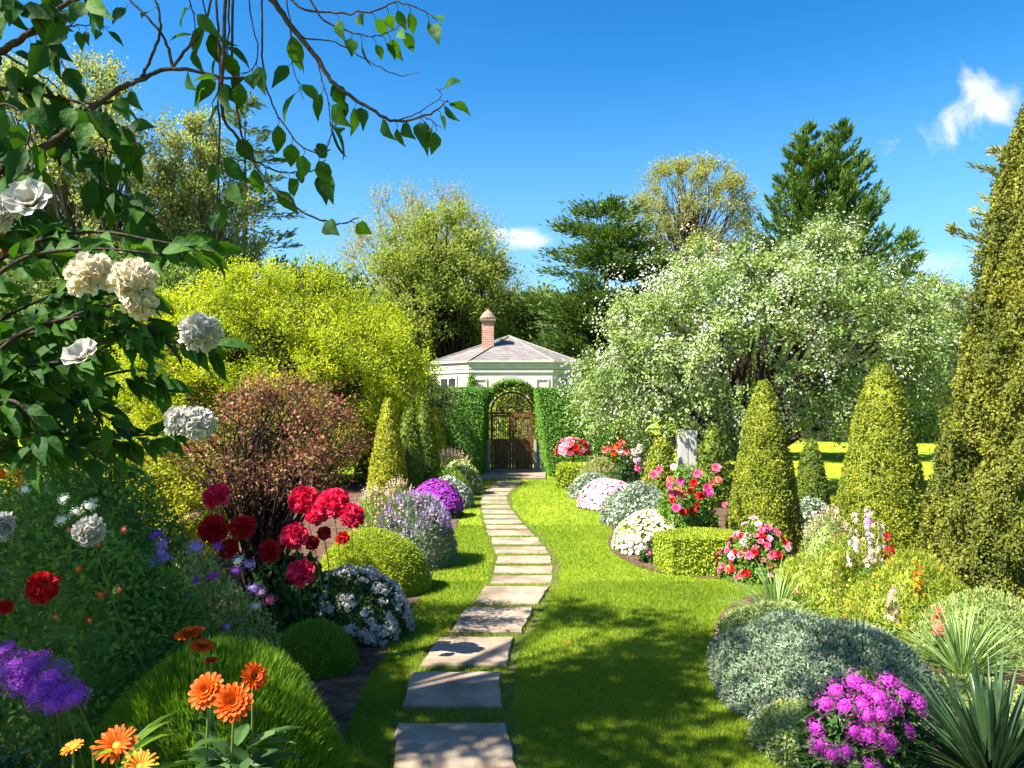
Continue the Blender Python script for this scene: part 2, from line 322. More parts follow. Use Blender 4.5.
# ------------------------------------------------------------------ ground, beds, path
def ground_mat():
    m, nt = new_mat('lawn'); N = nt.nodes.new; L = nt.links.new
    tc = N('ShaderNodeTexCoord'); 
    def noise(s, d, r=.6):
        n = N('ShaderNodeTexNoise'); n.inputs['Scale'].default_value = s; n.inputs['Detail'].default_value = d; n.inputs['Roughness'].default_value = r; L(tc.outputs['Object'], n.inputs[0]); return n.outputs[0]
    a = noise(.55, 5); b = noise(28, 6, .75)
    mx = N('ShaderNodeMath'); mx.operation = 'MULTIPLY_ADD'; mx.inputs[1].default_value = .55; L(a, mx.inputs[0])
    m2 = N('ShaderNodeMath'); m2.operation = 'MULTIPLY'; m2.inputs[1].default_value = .45; L(b, m2.inputs[0]); L(m2.outputs[0], mx.inputs[2])
    r = ramp(nt, [(.125,.195,.011),(.215,.29,.014),(.32,.375,.026)], [.32, .5, .68]); L(mx.outputs[0], r.inputs[0])
    pb = N('ShaderNodeBsdfPrincipled'); pb.inputs['Roughness'].default_value = .8; pb.inputs['Specular IOR Level'].default_value = .12; L(r.outputs[0], pb.inputs['Base Color'])
    c = noise(70, 4, .8); bp = N('ShaderNodeBump'); bp.inputs['Strength'].default_value = .7; bp.inputs['Distance'].default_value = .03; L(c, bp.inputs['Height']); L(bp.outputs[0], pb.inputs['Normal'])
    o = N('ShaderNodeOutputMaterial'); L(pb.outputs[0], o.inputs[0]); return m
M['lawn'] = ground_mat()
mb = MB(); mb.add([(-400,-60,0),(400,-60,0),(400,900,0),(-400,900,0)], [[(0,1,2,3)]]); kind(mb.build('lawn', M['lawn']), 'structure')

LEFT = [(340,768),(350,722),(364,690),(384,655),(400,630),(418,601),(431,578),(444,552),(455,530),(463,510),(471,492),(479,480)]
RIGHT = [(806,768),(762,738),(728,700),(711,665),(711,640),(722,615),(745,599),(790,590),(760,583),(700,578),(650,571),(618,557),(608,545),(612,530),(602,515),(584,500),(566,490),(553,478)]
le = np.array([G(*p) for p in LEFT]); re = np.array([G(*p) for p in RIGHT])
def wobble(p, a=.025):
    q = smooth_path(p, 6); q[:, :2] += (rng.random((len(q), 2)) - .5) * a; return q
le_s = wobble(le); re_s = wobble(re)
def sheet(name, poly, z, mat):
    import bmesh
    bm = bmesh.new(); f = bm.faces.new([bm.verts.new((p[0], p[1], z)) for p in poly]); bmesh.ops.triangulate(bm, faces=[f])
    me = bpy.data.meshes.new(name); bm.to_mesh(me); bm.free(); me.materials.append(mat)
    if me.polygons[0].normal.z < 0: me.flip_normals()
    return kind(link(name, me), 'structure')
sheet('flower_bed', [(-1.0, .6), *[tuple(p[:2]) for p in le_s], (-2.2, 21.3), (-12, 21.3), (-12, .6)], .012, M['soil'])
sheet('flower_bed', [(1.6, .6), *[tuple(p[:2]) for p in re_s], (3.4, 20.6), (4.6, 15.0), (9, 13.4), (12, 13), (12, .6)], .012, M['soil'])
STONES = [((396,504),(394,522),728,790),((412,501),(403,501),677,711),((439,514),(421,507),641,668),((467,534),(450,522),611,635),((485,549),(474,539),589,606),
 ((493,553),(490,552),577,586.5),((495,553),(494,553),567.5,575.5),((498,551),(496,552),557.5,565.5),((494,545),(496,548),548.5,555.5),((491,537),(493,542),539,546.5),
 ((487,530),(489,534),531.5,537.5),((486,525),(487,529),526.5,530.5),((484,520),(485,523),521.2,525.3),((483,515.5),(484,519),516,520),((482,511.5),(483,515),511,515),
 ((481,509),(482,511),506.2,510),((481,507),(481,509),501.6,505.2),((482,507),(481,507),497.2,500.7),((484,510),(482,508),493,496.3),((488,514),(485,511),489,492.2),((492,518),(489,515),485.2,488.2),((498,524),(494,519.5),481.8,484.4)]
ORD = 'first second third fourth fifth sixth seventh eighth ninth tenth eleventh twelfth thirteenth fourteenth fifteenth sixteenth seventeenth eighteenth nineteenth twentieth twenty-first twenty-second'.split()
stone_polys = []
for i, ((a, b), (c, d), y0, y1) in enumerate(STONES):
    if i > 4: y1 = y1 - .16 * (y1 - y0)
    q = [G(c, y1), G(d, y1), G(b, y0), G(a, y0)]
    poly = np.array([p[:2] for p in q]); stone_polys.append(poly)
    # worn slab: subdivided outline, chamfered rim, slightly uneven
    cen = poly.mean(0); out = []
    for k in range(4):
        for t in np.linspace(0, 1, 7)[:-1]:
            p = poly[k] * (1 - t) + poly[(k + 1) % 4] * t
            out.append(p + (rng.random(2) - .5) * .018)
    out = np.array(out); n = len(out); mb = MB(); zt = (.030 if i < 5 else .016) + rng.random() * .008; tl = (rng.random(2) - .5) * .012
    rings = []
    for s, z in ((1.0, -.03), (1.0, zt - .012), (.975, zt), (.6, zt + .002)):
        pp = cen + (out - cen) * s; rings.append(np.column_stack([pp, z + (pp - cen) @ tl]))
    v = np.vstack(rings + [[[*cen, zt + .002]]]); f = [(r*n+k, r*n+(k+1)%n, (r+1)*n+(k+1)%n, (r+1)*n+k) for r in range(3) for k in range(n)]
    mb.add(v, [f, [(3*n+k, 3*n+(k+1)%n, 4*n) for k in range(n)]])
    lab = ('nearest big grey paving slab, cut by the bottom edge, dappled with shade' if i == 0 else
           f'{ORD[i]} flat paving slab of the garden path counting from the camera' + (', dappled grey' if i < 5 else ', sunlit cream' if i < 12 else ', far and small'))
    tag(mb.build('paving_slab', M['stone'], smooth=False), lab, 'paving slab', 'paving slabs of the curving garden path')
# strip of earth under and right of the slabs
mb = MB(); rows = []
for i, ((a, b), (c, d), y0, y1) in enumerate(STONES):
    for (l, r, y) in ((c, d, y1), (a, b, y0)):
        L_, R_ = G(l, y), G(r, y); rows.append(((L_[0] - .03 - .03 * rng.random(), L_[1]), (R_[0] + .045 + .06 * rng.random(), R_[1])))
v = [(p[0], p[1], .006) for r in rows for p in r]
mb.add(v, [[(2*i, 2*i+1, 2*i+3, 2*i+2) for i in range(len(rows) - 1)]])
M['pathsoil'] = surf_mat('path_earth', [(.05,.09,.010),(.07,.10,.015),(.10,.085,.035),(.16,.12,.07)], 5, .95, .8, 50, .1, pos=[.38,.5,.58,.75])
kind(mb.build('path_bed', M['pathsoil']), 'structure')
def inpoly(pts, poly):
    x, y = pts[:, 0], pts[:, 1]; ins = np.zeros(len(pts), bool); n = len(poly)
    for i in range(n):
        x0, y0 = poly[i][:2]; x1, y1 = poly[(i+1) % n][:2]
        c = ((y0 > y) != (y1 > y)); ins ^= c & (x < (x1 - x0) * (y - y0) / (y1 - y0 + 1e-12) + x0)
    return ins
lawn_poly = [(-1.3, .6), *[tuple(p[:2]) for p in le_s], *[tuple(p[:2]) for p in re_s[::-1]], (1.2, .6)]
def lawn_grass():
    pts = []
    for (ya, yb, dens) in ((3.3, 5.5, 22000), (5.5, 8, 11000), (8, 12, 4500), (12, 21, 1300)):
        xa, xb = -2.2, 3.2; n = int((yb - ya) * (xb - xa) * dens)
        p = np.column_stack([rng.uniform(xa, xb, n), rng.uniform(ya, yb, n)]); pts.append(p)
    p = np.vstack(pts); p = p[inpoly(p, lawn_poly)]
    keep = np.ones(len(p), bool)
    for s in stone_polys:
        c = s.mean(0); keep &= ~inpoly(p, c + (s - c) * (.95 if c[1] < 9 else .985))
    rr = np.array(sorted([(r[1][1], r[0][0], r[1][0]) for r in rows]))
    l = np.interp(p[:, 1], rr[:, 0], rr[:, 1]); r = np.interp(p[:, 1], rr[:, 0], rr[:, 2])
    on = (p[:, 0] > l) & (p[:, 0] < r); bare = on & ((p[:, 0] > r - .05) | (rng.random(len(p)) < .25)) & (rng.random(len(p)) < .9)
    keep &= ~bare; p = p[keep]; n = len(p)
    far = np.clip((p[:, 1] - 4) / 10, 0, 1)
    d = nrm(np.column_stack([rng.normal(0, .45, n), rng.normal(0, .45, n), np.ones(n)]))
    mb = MB(); scatter(mb, np.column_stack([p, np.full(n, .0)]), d, rnd(n), rl(n, .030, .45), .0035 + .007 * far, 'tri')
    o = mb.build('lawn_grass', M['grass_leaf']); kind(o, 'stuff')
lawn_grass()

mb = MB(); q = G(566, 648); scatter(mb, [(q[0], q[1], .034)], [(1, .3, .15)], [(-.1, -.2, 1)], .05, .03, 'big'); M['dead_leaf'] = surf_mat('dead_leaf', [(.22,.05,.025),(.35,.12,.04)], 30); tag(mb.build('fallen_leaf', M['dead_leaf']), 'single reddish fallen leaf lying on the shaded lawn', 'leaf')
# ------------------------------------------------------------------ plant builders
def shell(n, rx, ry, h, lum=.17, fr=3.0, seed=0, depth=.10, zmin=-.05):
    d = rnd(int(n * 2.2)); d = d[d[:, 2] > zmin][:n]
    r = (1 + lum * lump(d, fr, seed)) * (1 - np.abs(rng.normal(0, depth, len(d))))
    sc = np.array([rx, ry, h]); p = d * sc * r[:, None]; p[:, 2] = np.maximum(p[:, 2], .01)
    return p, nrm(d / sc)
def core(mb, rx, ry, h, lum, fr, seed, s=.84, mat=0, nu=18, nv=8):
    v = []
    for i in range(nv + 1):
        e = (i / nv) * PI / 2
        for j in range(nu):
            a = 2 * PI * j / nu; v.append((math.cos(a) * math.cos(e), math.sin(a) * math.cos(e), math.sin(e)))
    v = np.array(v); v = v * np.array([rx, ry, h]) * (s * (1 + lum * lump(v, fr, seed)))[:, None]
    mb.add(v, [[(i*nu+j, i*nu+(j+1)%nu, (i+1)*nu+(j+1)%nu, (i+1)*nu+j) for i in range(nv) for j in range(nu)]], mat)
def dome(mb, n, rx, ry, h, L, Wd, out=.6, up=.2, jit=.7, kindl='rh', lum=.17, fr=3, seed=0, depth=.10, mat=0, z0=0, c=True, face=.9):
    p, o = shell(n, rx, ry, h, lum, fr, seed, depth); k = len(p)
    d = o * out + np.array([0, 0, up]) + rnd(k) * jit
    nn = o * face + rnd(k) * .6 + np.array([0, 0, .35])
    p[:, 2] += z0
    scatter(mb, p, d, nn, rl(k, L), rl(k, Wd), kindl, mat)
    if c: core(mb, rx, ry, h, lum, fr, seed, .82, mat)
def mound(name, label, cat, x, y, rx, ry, h, mat, n, L, Wd, group=None, blos=(), **kw):
    """a mounded plant: one mesh when it is all leaf, else foliage and blossom parts"""
    mb = MB(); seed = int(abs(x * 13 + y * 7)) % 7; kw.setdefault('seed', seed); dome(mb, n, rx, ry, h, L, Wd, **kw)
    if not blos: return tag(mb.build(name, M[mat], loc=(x, y, 0)), label, cat, group)
    t = thing(name, label, cat, (x, y, 0), group); mb.build('foliage', M[mat], t)
    for (bm_, bn, bs, bk, top) in blos:
        b = MB(); p, o = shell(bn * 2, rx * 1.03, ry * 1.03, h * 1.03, kw.get('lum', .17), kw.get('fr', 3), kw['seed'], .02, .05)
        q = o[:, 2] > top if top is not None else np.ones(len(p), bool); p, o = p[q][:bn], o[q][:bn]; k = len(p)
        if bk == 'spike':
            hh = rl(k, bs * 3.5); 
            for s in range(5):
                pp = p + nrm(o * .5 + np.array([0, 0, 1]))* (hh * s / 5)[:, None]; scatter(b, pp, rnd(k), rnd(k), bs * (1 - s * .13), bs * (1 - s * .13), 'flq')
        else:
            nn = nrm(o + rnd(k) * .35 + np.array([0, 0, .25])); scatter(b, p + o * bs * .25, np.cross(nn, rnd(k)), nn, rl(k, bs), rl(k, bs), bk)
        kind(b.build('blossom', M[bm_], t), 'stuff')
    return t
def cone_plant(name, label, x, y, R, h, mat, n, L, cat='topiary', p=.8, wig=.06, fr=6, group=None, seed=0, bulge=.12):
    mb = MB()
    prof = lambda t: R * np.power(np.clip(1 - t, 0, 1), p) * (1 - bulge * np.exp(-t * 14)) + .015
    t = rng.random(n * 3); w = prof(t) / R + .06; t = t[rng.random(len(t)) < w][:n]; n = len(t); a = rng.random(n) * 2 * PI
    q = np.column_stack([np.cos(a), np.sin(a), t * 2.0]); lm = lump(q * np.array([1, 1, h / R * .6]), fr, seed, 8)
    r = prof(t) * (1 + wig * 1.6 * lm) - np.abs(rng.normal(0, .025, n)) * R
    pos = np.column_stack([np.cos(a) * r, np.sin(a) * r, t * h]); o = nrm(np.column_stack([np.cos(a), np.sin(a), np.full(n, R / h)]))
    S = max(n // 9, 1); si = rng.integers(S, size=n); sp = pos[si]; so_ = o[si]; sd = nrm(so_ * .7 + np.array([0, 0, .75]) + rnd(S)[si] * .5)
    u = rng.random((n, 1)); pos = sp + sd * (u - .55) * L * 2.6 + rng.normal(size=(n, 3)) * L * .42 * (1.25 - u); o = so_
    d = sd * .7 + rnd(n) * .8
    scatter(mb, pos, d, o * 1.0 + rnd(n) * .55 + np.array([0,0,.15]), rl(n, L), rl(n, L * .62), 'rh')
    tt = np.linspace(0, .97, 12); lathe(mb, [(max(prof(s) * (.84 if wig < .1 else .58), .005), s * h) for s in tt], (0, 0, 0), 16)
    return tag(mb.build(name, M[mat], loc=(x, y, 0)), label, cat, group)
def strap_plant(name, label, x, y, n, L, Wd, mat, z=.0, droop=.9, spread=1.0, cat='plant', group=None):
    mb = MB(); K = 7
    for i in range(n):
        a = rng.random() * 2 * PI; e = PI / 2 - spread * (rng.random() ** .7) * 1.25; l = L * (.7 + .45 * rng.random()); w = Wd * (.75 + .4 * rng.random())
        hd = np.array([math.cos(a), math.sin(a)]); p = np.array([hd[0] * .03, hd[1] * .03, z]); side = np.array([-hd[1], hd[0], 0]); vs = []
        for s in range(K):
            t = s / (K - 1); ww = w * (.6 + 1.3 * t - 1.9 * t * t) if t < .98 else .0008
            fold = np.array([0, 0, ww * .35])
            vs += [p - side * ww * .5 + fold, p, p + side * ww * .5 + fold]
            ee = e - droop * t * t * (1.1 - .5 * math.sin(max(e, 0))); p = p + np.array([hd[0] * math.cos(ee), hd[1] * math.cos(ee), math.sin(ee)]) * l / (K - 1)
        mb.add(vs, [[q for s in range(K - 1) for q in ((3*s, 3*s+1, 3*s+4, 3*s+3), (3*s+1, 3*s+2, 3*s+5, 3*s+4))]])
    return tag(mb.build(name, M[mat], loc=(x, y, 0)), label, cat, group)

# flower heads (unit radius, facing +Z), as shared mesh data
def petal(mb, az, e0, e1, L, Wd, r0=0., z0=0., mat=0, ruf=.06):
    nu, nv = 5, 4; a = np.array([math.cos(az), math.sin(az), 0]); b = np.array([-math.sin(az), math.cos(az), 0]); u_ = np.array([0, 0, 1.]); p = a * r0 + u_ * z0; v = []
    for i in range(nu):
        t = i / (nu - 1); e = e0 + (e1 - e0) * t; w = Wd * (.25 + 1.5 * t - .95 * t * t)
        for j in range(nv):
            s = j / (nv - 1) * 2 - 1; nn = -a * math.cos(e) + u_ * math.sin(e)
            v.append(p + b * s * w * .5 + nn * (s * s * w * .22) + u_ * (rng.random() - .5) * ruf * L * t - (a * math.sin(e) + u_ * math.cos(e)) * (s * s * t * .12 * L))
        p = p + (a * math.sin(e) + u_ * math.cos(e)) * L / (nu - 1)
    mb.add(v, [[(i*nv+j, i*nv+j+1, (i+1)*nv+j+1, (i+1)*nv+j) for i in range(nu-1) for j in range(nv-1)]], mat)
def head_double(mat, layers=6, eye=None):
    mb = MB()
    for k in range(layers):
        f = k / (layers - 1); n = 5 + int(5 * f)
        for i in range(n):
            az = 2 * PI * (i + .5 * (k % 2) + rng.random() * .35) / n
            petal(mb, az, .05 + .95 * f + rng.random() * .25, .1 + 2.0 * f - .6 * (1 - f) + rng.random() * .35, .62 + .34 * f, .50 + .22 * f, .04 + .08 * f, .22 * (1 - f) - .05, 0, .30)
    if eye: lathe(mb, [(.13, .1), (.12, .25), (.0, .3)], (0, 0, 0), 8, 1)
    return mb.mesh('flower_head', [M[mat]] + ([M['eye']] if eye else []), True)
def head_pom(mat, n=120, L=.42, Wd=.46, flat=.8, r=.72):
    mb = MB(); k = np.arange(n) + .5; cz = 1 - 1.45 * k / n; ph = k * 2.39996; d = np.column_stack([np.sqrt(np.maximum(1 - cz * cz, 0)) * np.cos(ph), np.sqrt(np.maximum(1 - cz * cz, 0)) * np.sin(ph), cz])
    d = nrm(d + rng.normal(size=d.shape) * .12); rr = r * (1 + .16 * lump(d, 3.5, int(rng.integers(7))) + .10 * (rng.random(n) - .5)); p = d * rr[:, None] * np.array([1, 1, flat]); tg = nrm(np.cross(d, rnd(n)))
    ax = nrm(d * .75 + tg * .75 + rnd(n) * .25); scatter(mb, p - d * .12, ax, d + tg * -.6 + rnd(n) * .35, rl(n, L, .3), rl(n, Wd, .3), 'cup')
    lathe(mb, [(.3, -.3), (.5, -.1), (.5, .15), (.3, .42), (0, .5)], (0, 0, 0), 10)
    return mb.mesh('flower_head', [M[mat]], True)
def head_open(mat, n=7):
    mb = MB()
    for k in range(2):
        for i in range(n - k * 2): petal(mb, 2 * PI * (i + rng.random() * .3 + .5 * k) / (n - 2 * k), .9 - .4 * k, 1.35 - .5 * k, 1.0 - .25 * k, .95, .05, 0, 0, .2)
    lathe(mb, [(.16, .05), (.13, .2), (0, .26)], (0, 0, 0), 10, 1)
    return mb.mesh('flower_head', [M[mat], M['eye']], True)
def head_daisy(mat, rows=2, n=17, wd=.2):
    mb = MB()
    for k in range(rows):
        for i in range(n): petal(mb, 2 * PI * (i + .5 * k + rng.random() * .25) / n, 1.15 - .3 * k, 1.6 - .25 * k + rng.random() * .2, 1 - .2 * k, wd, .12, .03 * k, 0, .05)
    lathe(mb, [(.24, .0), (.22, .09), (.12, .14), (0, .13)], (0, 0, 0), 12, 1)
    return mb.mesh('flower_head', [M[mat], M['eye']], True)
def head_cluster(mat, n=60, fs=.34, flat=.65, kindf='flo', rough=.22):
    mb = MB(); d = rnd(n * 3); d = d[d[:, 2] > -.25][:n]; q_ = rng.integers(40); rr = 1 + .22 * lump(d, 3.2, q_ % 7) + rough * (rng.random(len(d)) - .6)
    p = d * np.array([1, 1, flat]) * rr[:, None]
    nn = nrm(d + rnd(len(d)) * .45); scatter(mb, p, np.cross(nn, rnd(len(d))), nn, rl(len(d), fs, .4), rl(len(d), fs, .4), kindf)
    lathe(mb, [(.5, -.2 * flat), (.6, .1), (.42, .4 * flat), (.2, .58 * flat), (0, .64 * flat)], (0, 0, 0), 8)
    return mb.mesh('flower_head', [M[mat]])
def head_rose(mat):
    mb = MB(); 
    for k in range(3):
        n = 4 + 2 * k
        for i in range(n):
            az = 2 * PI * (i + .5 * k + rng.random() * .5) / n; e = .25 + .45 * k + rng.random() * .3; a = np.array([math.cos(az), math.sin(az), 0]); u_ = np.array([0, 0, 1.]); d = a * math.sin(e) + u_ * math.cos(e)
            scatter(mb, [a * .06], [d + rnd(1)[0] * .15], [u_ * math.sin(e) - a * math.cos(e)], .75 + .25 * k, .75 + .1 * k, 'pet')
    return mb.mesh('flower_head', [M[mat]])
def place_head(parent, me, pos, nv, r, name='flower', z=None):
    o = bpy.data.objects.new(name, me); COL.objects.link(o); o.parent = parent
    q = Vector(nv).to_track_quat('Z', 'Y'); o.rotation_mode = 'QUATERNION'; o.rotation_quaternion = q @ Matrix.Rotation(rng.random() * 6.28, 3, 'Z').to_quaternion()
    o.location = np.asarray(pos) - np.array(parent.location); o.scale = (r, r, r); return o
def stem_to(mb, base, top, r=.004, bow=.03, sides=4):
    base = np.asarray(base, float); top = np.asarray(top, float); mid = (base + top) / 2 + np.array([rng.normal() * bow, rng.normal() * bow, 0])
    tube(mb, smooth_path([base, mid, top], 4), np.linspace(r, r * .6, 9), sides)

# trees ------------------------------------------------------------
def poly_points(poly, Y, D, n, edge=1.4, shellb=.55, inset=0.):
    """points through the body of a crown whose silhouette is given: deep in the middle, thin at the rim"""
    poly = np.array(poly, float); lo, hi = poly.min(0), poly.max(0); out = []
    seg = [(poly[i], poly[(i+1) % len(poly)]) for i in range(len(poly))]
    while len(out) < n:
        q = lo + (hi - lo) * rng.random((n * 2, 2)); q = q[inpoly(q, poly)]
        if not len(q): continue
        dist = np.min([np.linalg.norm(q - (a + np.clip(((q - a) @ (b - a)) / max((b - a) @ (b - a), 1e-6), 0, 1)[:, None] * (b - a)), axis=1) for a, b in seg], axis=0) * Y / F
        in_ = dist > inset * (.4 + .9 * rng.random(len(q))); q, dist = q[in_], dist[in_]
        if not len(q): continue
        half = np.minimum(np.sqrt(dist * 2 * D) * .9, D) * edge / 1.4; s = rng.choice([-1, 1], len(q)) * np.power(rng.random(len(q)), shellb); Yp = Y + s * half
        for (px, py), yy in zip(q, Yp): out.append(((px - 512) / F * Y, yy, CH + (HOR - py) / F * Y))
    return np.array(out[:n])
def foliage_on(mb_l, mb_t, cen, body, rad, ntw, nlf, L, Wd, up=.35, kindl='rh', flat=.8, droop=0, twr=.006, jit=.5, tw=True, matl=0, spread=.13):
    """twigs radiating from a limb end, with leaves along them"""
    n = len(cen); outd = nrm(cen - body)
    T = np.repeat(np.arange(n), ntw); dirs = nrm(outd[T] * .55 + rnd(len(T)) * .75 + np.array([0, 0, up])); ln = rad * (.6 + .6 * rng.random(len(T)))
    dirs[:, 2] *= flat
    if tw:
        for k in range(len(T)):
            c = cen[T[k]]; e = c + dirs[k] * ln[k]; tube(mb_t, [c, (c + e) / 2 + rng.normal(size=3) * ln[k] * .06, e], np.array([1, .8, .4]) * twr, 3, cap=False)
    I = np.repeat(np.arange(len(T)), nlf); u = rng.random(len(I)) ** .8
    p = cen[T[I]] + dirs[I] * (ln[I] * u * 1.06)[:, None] + rng.normal(size=(len(I), 3)) * rad * spread; p[:, 2] -= droop * u * u * rad
    d = dirs[I] * .6 + rnd(len(I)) * jit + np.array([0, 0, -droop * .8]); nn = rnd(len(I)) * .75 + np.array([0, 0, .5]) + outd[T[I]] * .6
    scatter(mb_l, p, d, nn, rl(len(I), L), rl(len(I), Wd), kindl, matl)
def limbs(mb, base, cen, trunks, r0, low=.25, high=.85, sag=0., sides=5, keep=1.0):
    """trunks: list of polylines; every limb end is joined to the nearest trunk by a curved tapering limb"""
    for tp in trunks:
        tp = smooth_path(tp, 5); tube(mb, tp, np.linspace(r0, r0 * .25, len(tp)), 9)
    for c in cen:
        if rng.random() > keep: continue
        tp = smooth_path(trunks[rng.integers(len(trunks))] if len(trunks) > 3 else min(trunks, key=lambda t: np.linalg.norm(np.array(t[-1])[:2] - c[:2])), 5)
        zt = tp[:, 2]; hz = zt[0] + (max(c[2] - zt[0], .1)) * (low + (high - low) * rng.random()) * .8
        s = tp[np.argmin(np.abs(zt - hz))]; ln = np.linalg.norm(c - s)
        m = s * .45 + c * .55 + np.array([0, 0, ln * (.10 - sag)]) + rng.normal(size=3) * ln * .05
        pth = smooth_path([s, m, c], 4); tube(mb, pth, np.linspace(min(r0 * .45, .012 * ln + r0 * .1), max(r0 * .04, .004), len(pth)), sides, cap=False)
def tree(name, label, poly, Y, D, base_px, nc, rad, ntw, nlf, L, Wd, leaf, bark='bark', r0=.2, cat='tree', group=None, trunks=None, shellb=.55, up=.35, droop=0, kindl='rh', twr=.008, extra=None, flat=.85, keep=1.0, high=.85, inset=.62, spread=.13, tw=True, base_z=0., low=.25, topf=.75):
    cen = poly_points(poly, Y, D, nc, shellb=shellb, inset=rad * inset); bx = (base_px - 512) / F * Y; loc = np.array([bx, Y, base_z]); t = thing(name, label, cat, loc, group)
    c = cen - loc; body = np.array([c[:, 0].mean(), 0, c[:, 2].min() + (c[:, 2].max() - c[:, 2].min()) * .35]); top = c[:, 2].max()
    if trunks is None:
        trunks = [[(0, 0, -.05), (body[0] * .15 + rng.normal() * .1, 0, top * .25), (body[0] * .6, rng.normal() * .1, top * .5), (body[0], 0, top * topf)]]
    else: trunks = [[np.asarray(q) - loc for q in tp] for tp in trunks]
    mt, ml = MB(), MB(); limbs(mt, loc, c, trunks, r0, sag=droop * .1, keep=keep, high=high, low=low)
    foliage_on(ml, mt, c, body, rad, ntw, nlf, L, Wd, up, kindl, flat, droop, twr, tw=tw, spread=spread)
    mt.build('trunk', M[bark], t, smooth=True); ml.build('crown', M[leaf], t)
    if extra: extra(t, c, body)
    return t
def conifer(name, label, x, y, H, R, leaf, z0=.8, levels=34, per=9, tip=.35, L=.45, Wd=.10, prof=lambda t: (1 - t) ** .8, bark='bark', r0=.22, group=None, droop=.0, dens=1.0, lean=0., hole=.0, tops=((0, 0, 1.0),), cat='conifer', level_jit=.7, clump=.05):
    t = thing(name, label, cat, (x, y, 0), group); mt, ml = MB(), MB()
    for (ox, oy, sc) in tops:
        tube(mt, [(ox * .0, oy * .0, -.05), (ox * .5, oy * .5, H * sc * .4), (ox, oy, H * sc * .8), (ox, oy, H * sc * .95)], np.array([r0, r0 * .7, r0 * .22, .015]), 8)
        P_, D_ = [], []
        for i in range(levels):
            f = (i + rng.random() * level_jit) / levels; z = z0 + (H * sc - z0) * f; tx = ox * min(1, z / (H * sc * .8)); ty = oy * min(1, z / (H * sc * .8))
            for k in range(max(4, int(per * (1 - f * .45)))):
                if rng.random() < hole: continue
                a = rng.random() * 2 * PI; f = min(f + (rng.random() - .5) * .3 / levels, .999); l = R * sc * prof(f) * (.72 + .42 * rng.random()) + .15; hd = np.array([math.cos(a), math.sin(a), 0]); s0 = np.array([tx, ty, z])
                pts = []
                for u in np.linspace(0, 1, 6): pts.append(s0 + hd * l * u + np.array([0, 0, l * (tip * u * u - droop * u + rng.normal() * .01)]))
                pts = np.array(pts); tube(mt, pts, np.linspace(.012 + .012 * l, .005, 6), 3, cap=False)
                m = int((10 + 26 * l) * dens); u = .12 + .9 * rng.random(m) ** .85; q = np.array([np.interp(u, np.linspace(0, 1, 6), pts[:, j]) for j in range(3)]).T
                bd = nrm(pts[-1] - pts[-3]); sd = np.cross([0, 0, 1], hd); s = rng.choice([-1, 1], m)[:, None]
                wl = (l * .28 * (1.15 - u))[:, None] * rng.random((m, 1)); q = q + sd * s * wl + rng.normal(size=(m, 3)) * np.array([clump, clump, .05 + clump * .25])
                P_.append(q); D_.append(bd * .8 + sd * s * .55 * (1.1 - u[:, None]) + rng.normal(size=(m, 3)) * .28 + np.array([0, 0, .12 + tip * .3 - droop * .3]))
        p = np.vstack(P_); d = np.vstack(D_); scatter(ml, p, d, np.array([0, 0, 1.]) + rnd(len(p)) * .7, rl(len(p), L, .4), rl(len(p), Wd, .3), 'rh')
        kx = np.array([ox, oy, H * sc - L * 2.2]) + np.column_stack([rng.normal(0, .10 + clump, 60), rng.normal(0, .10 + clump, 60), rng.random(60) * L * 2]); scatter(ml, kx, np.array([0, 0, 1.]) + rnd(60) * .8, rnd(60), L * .8, Wd, 'rh')
    mt.build('trunk', M[bark], t, smooth=True); ml.build('crown', M[leaf], t); return t

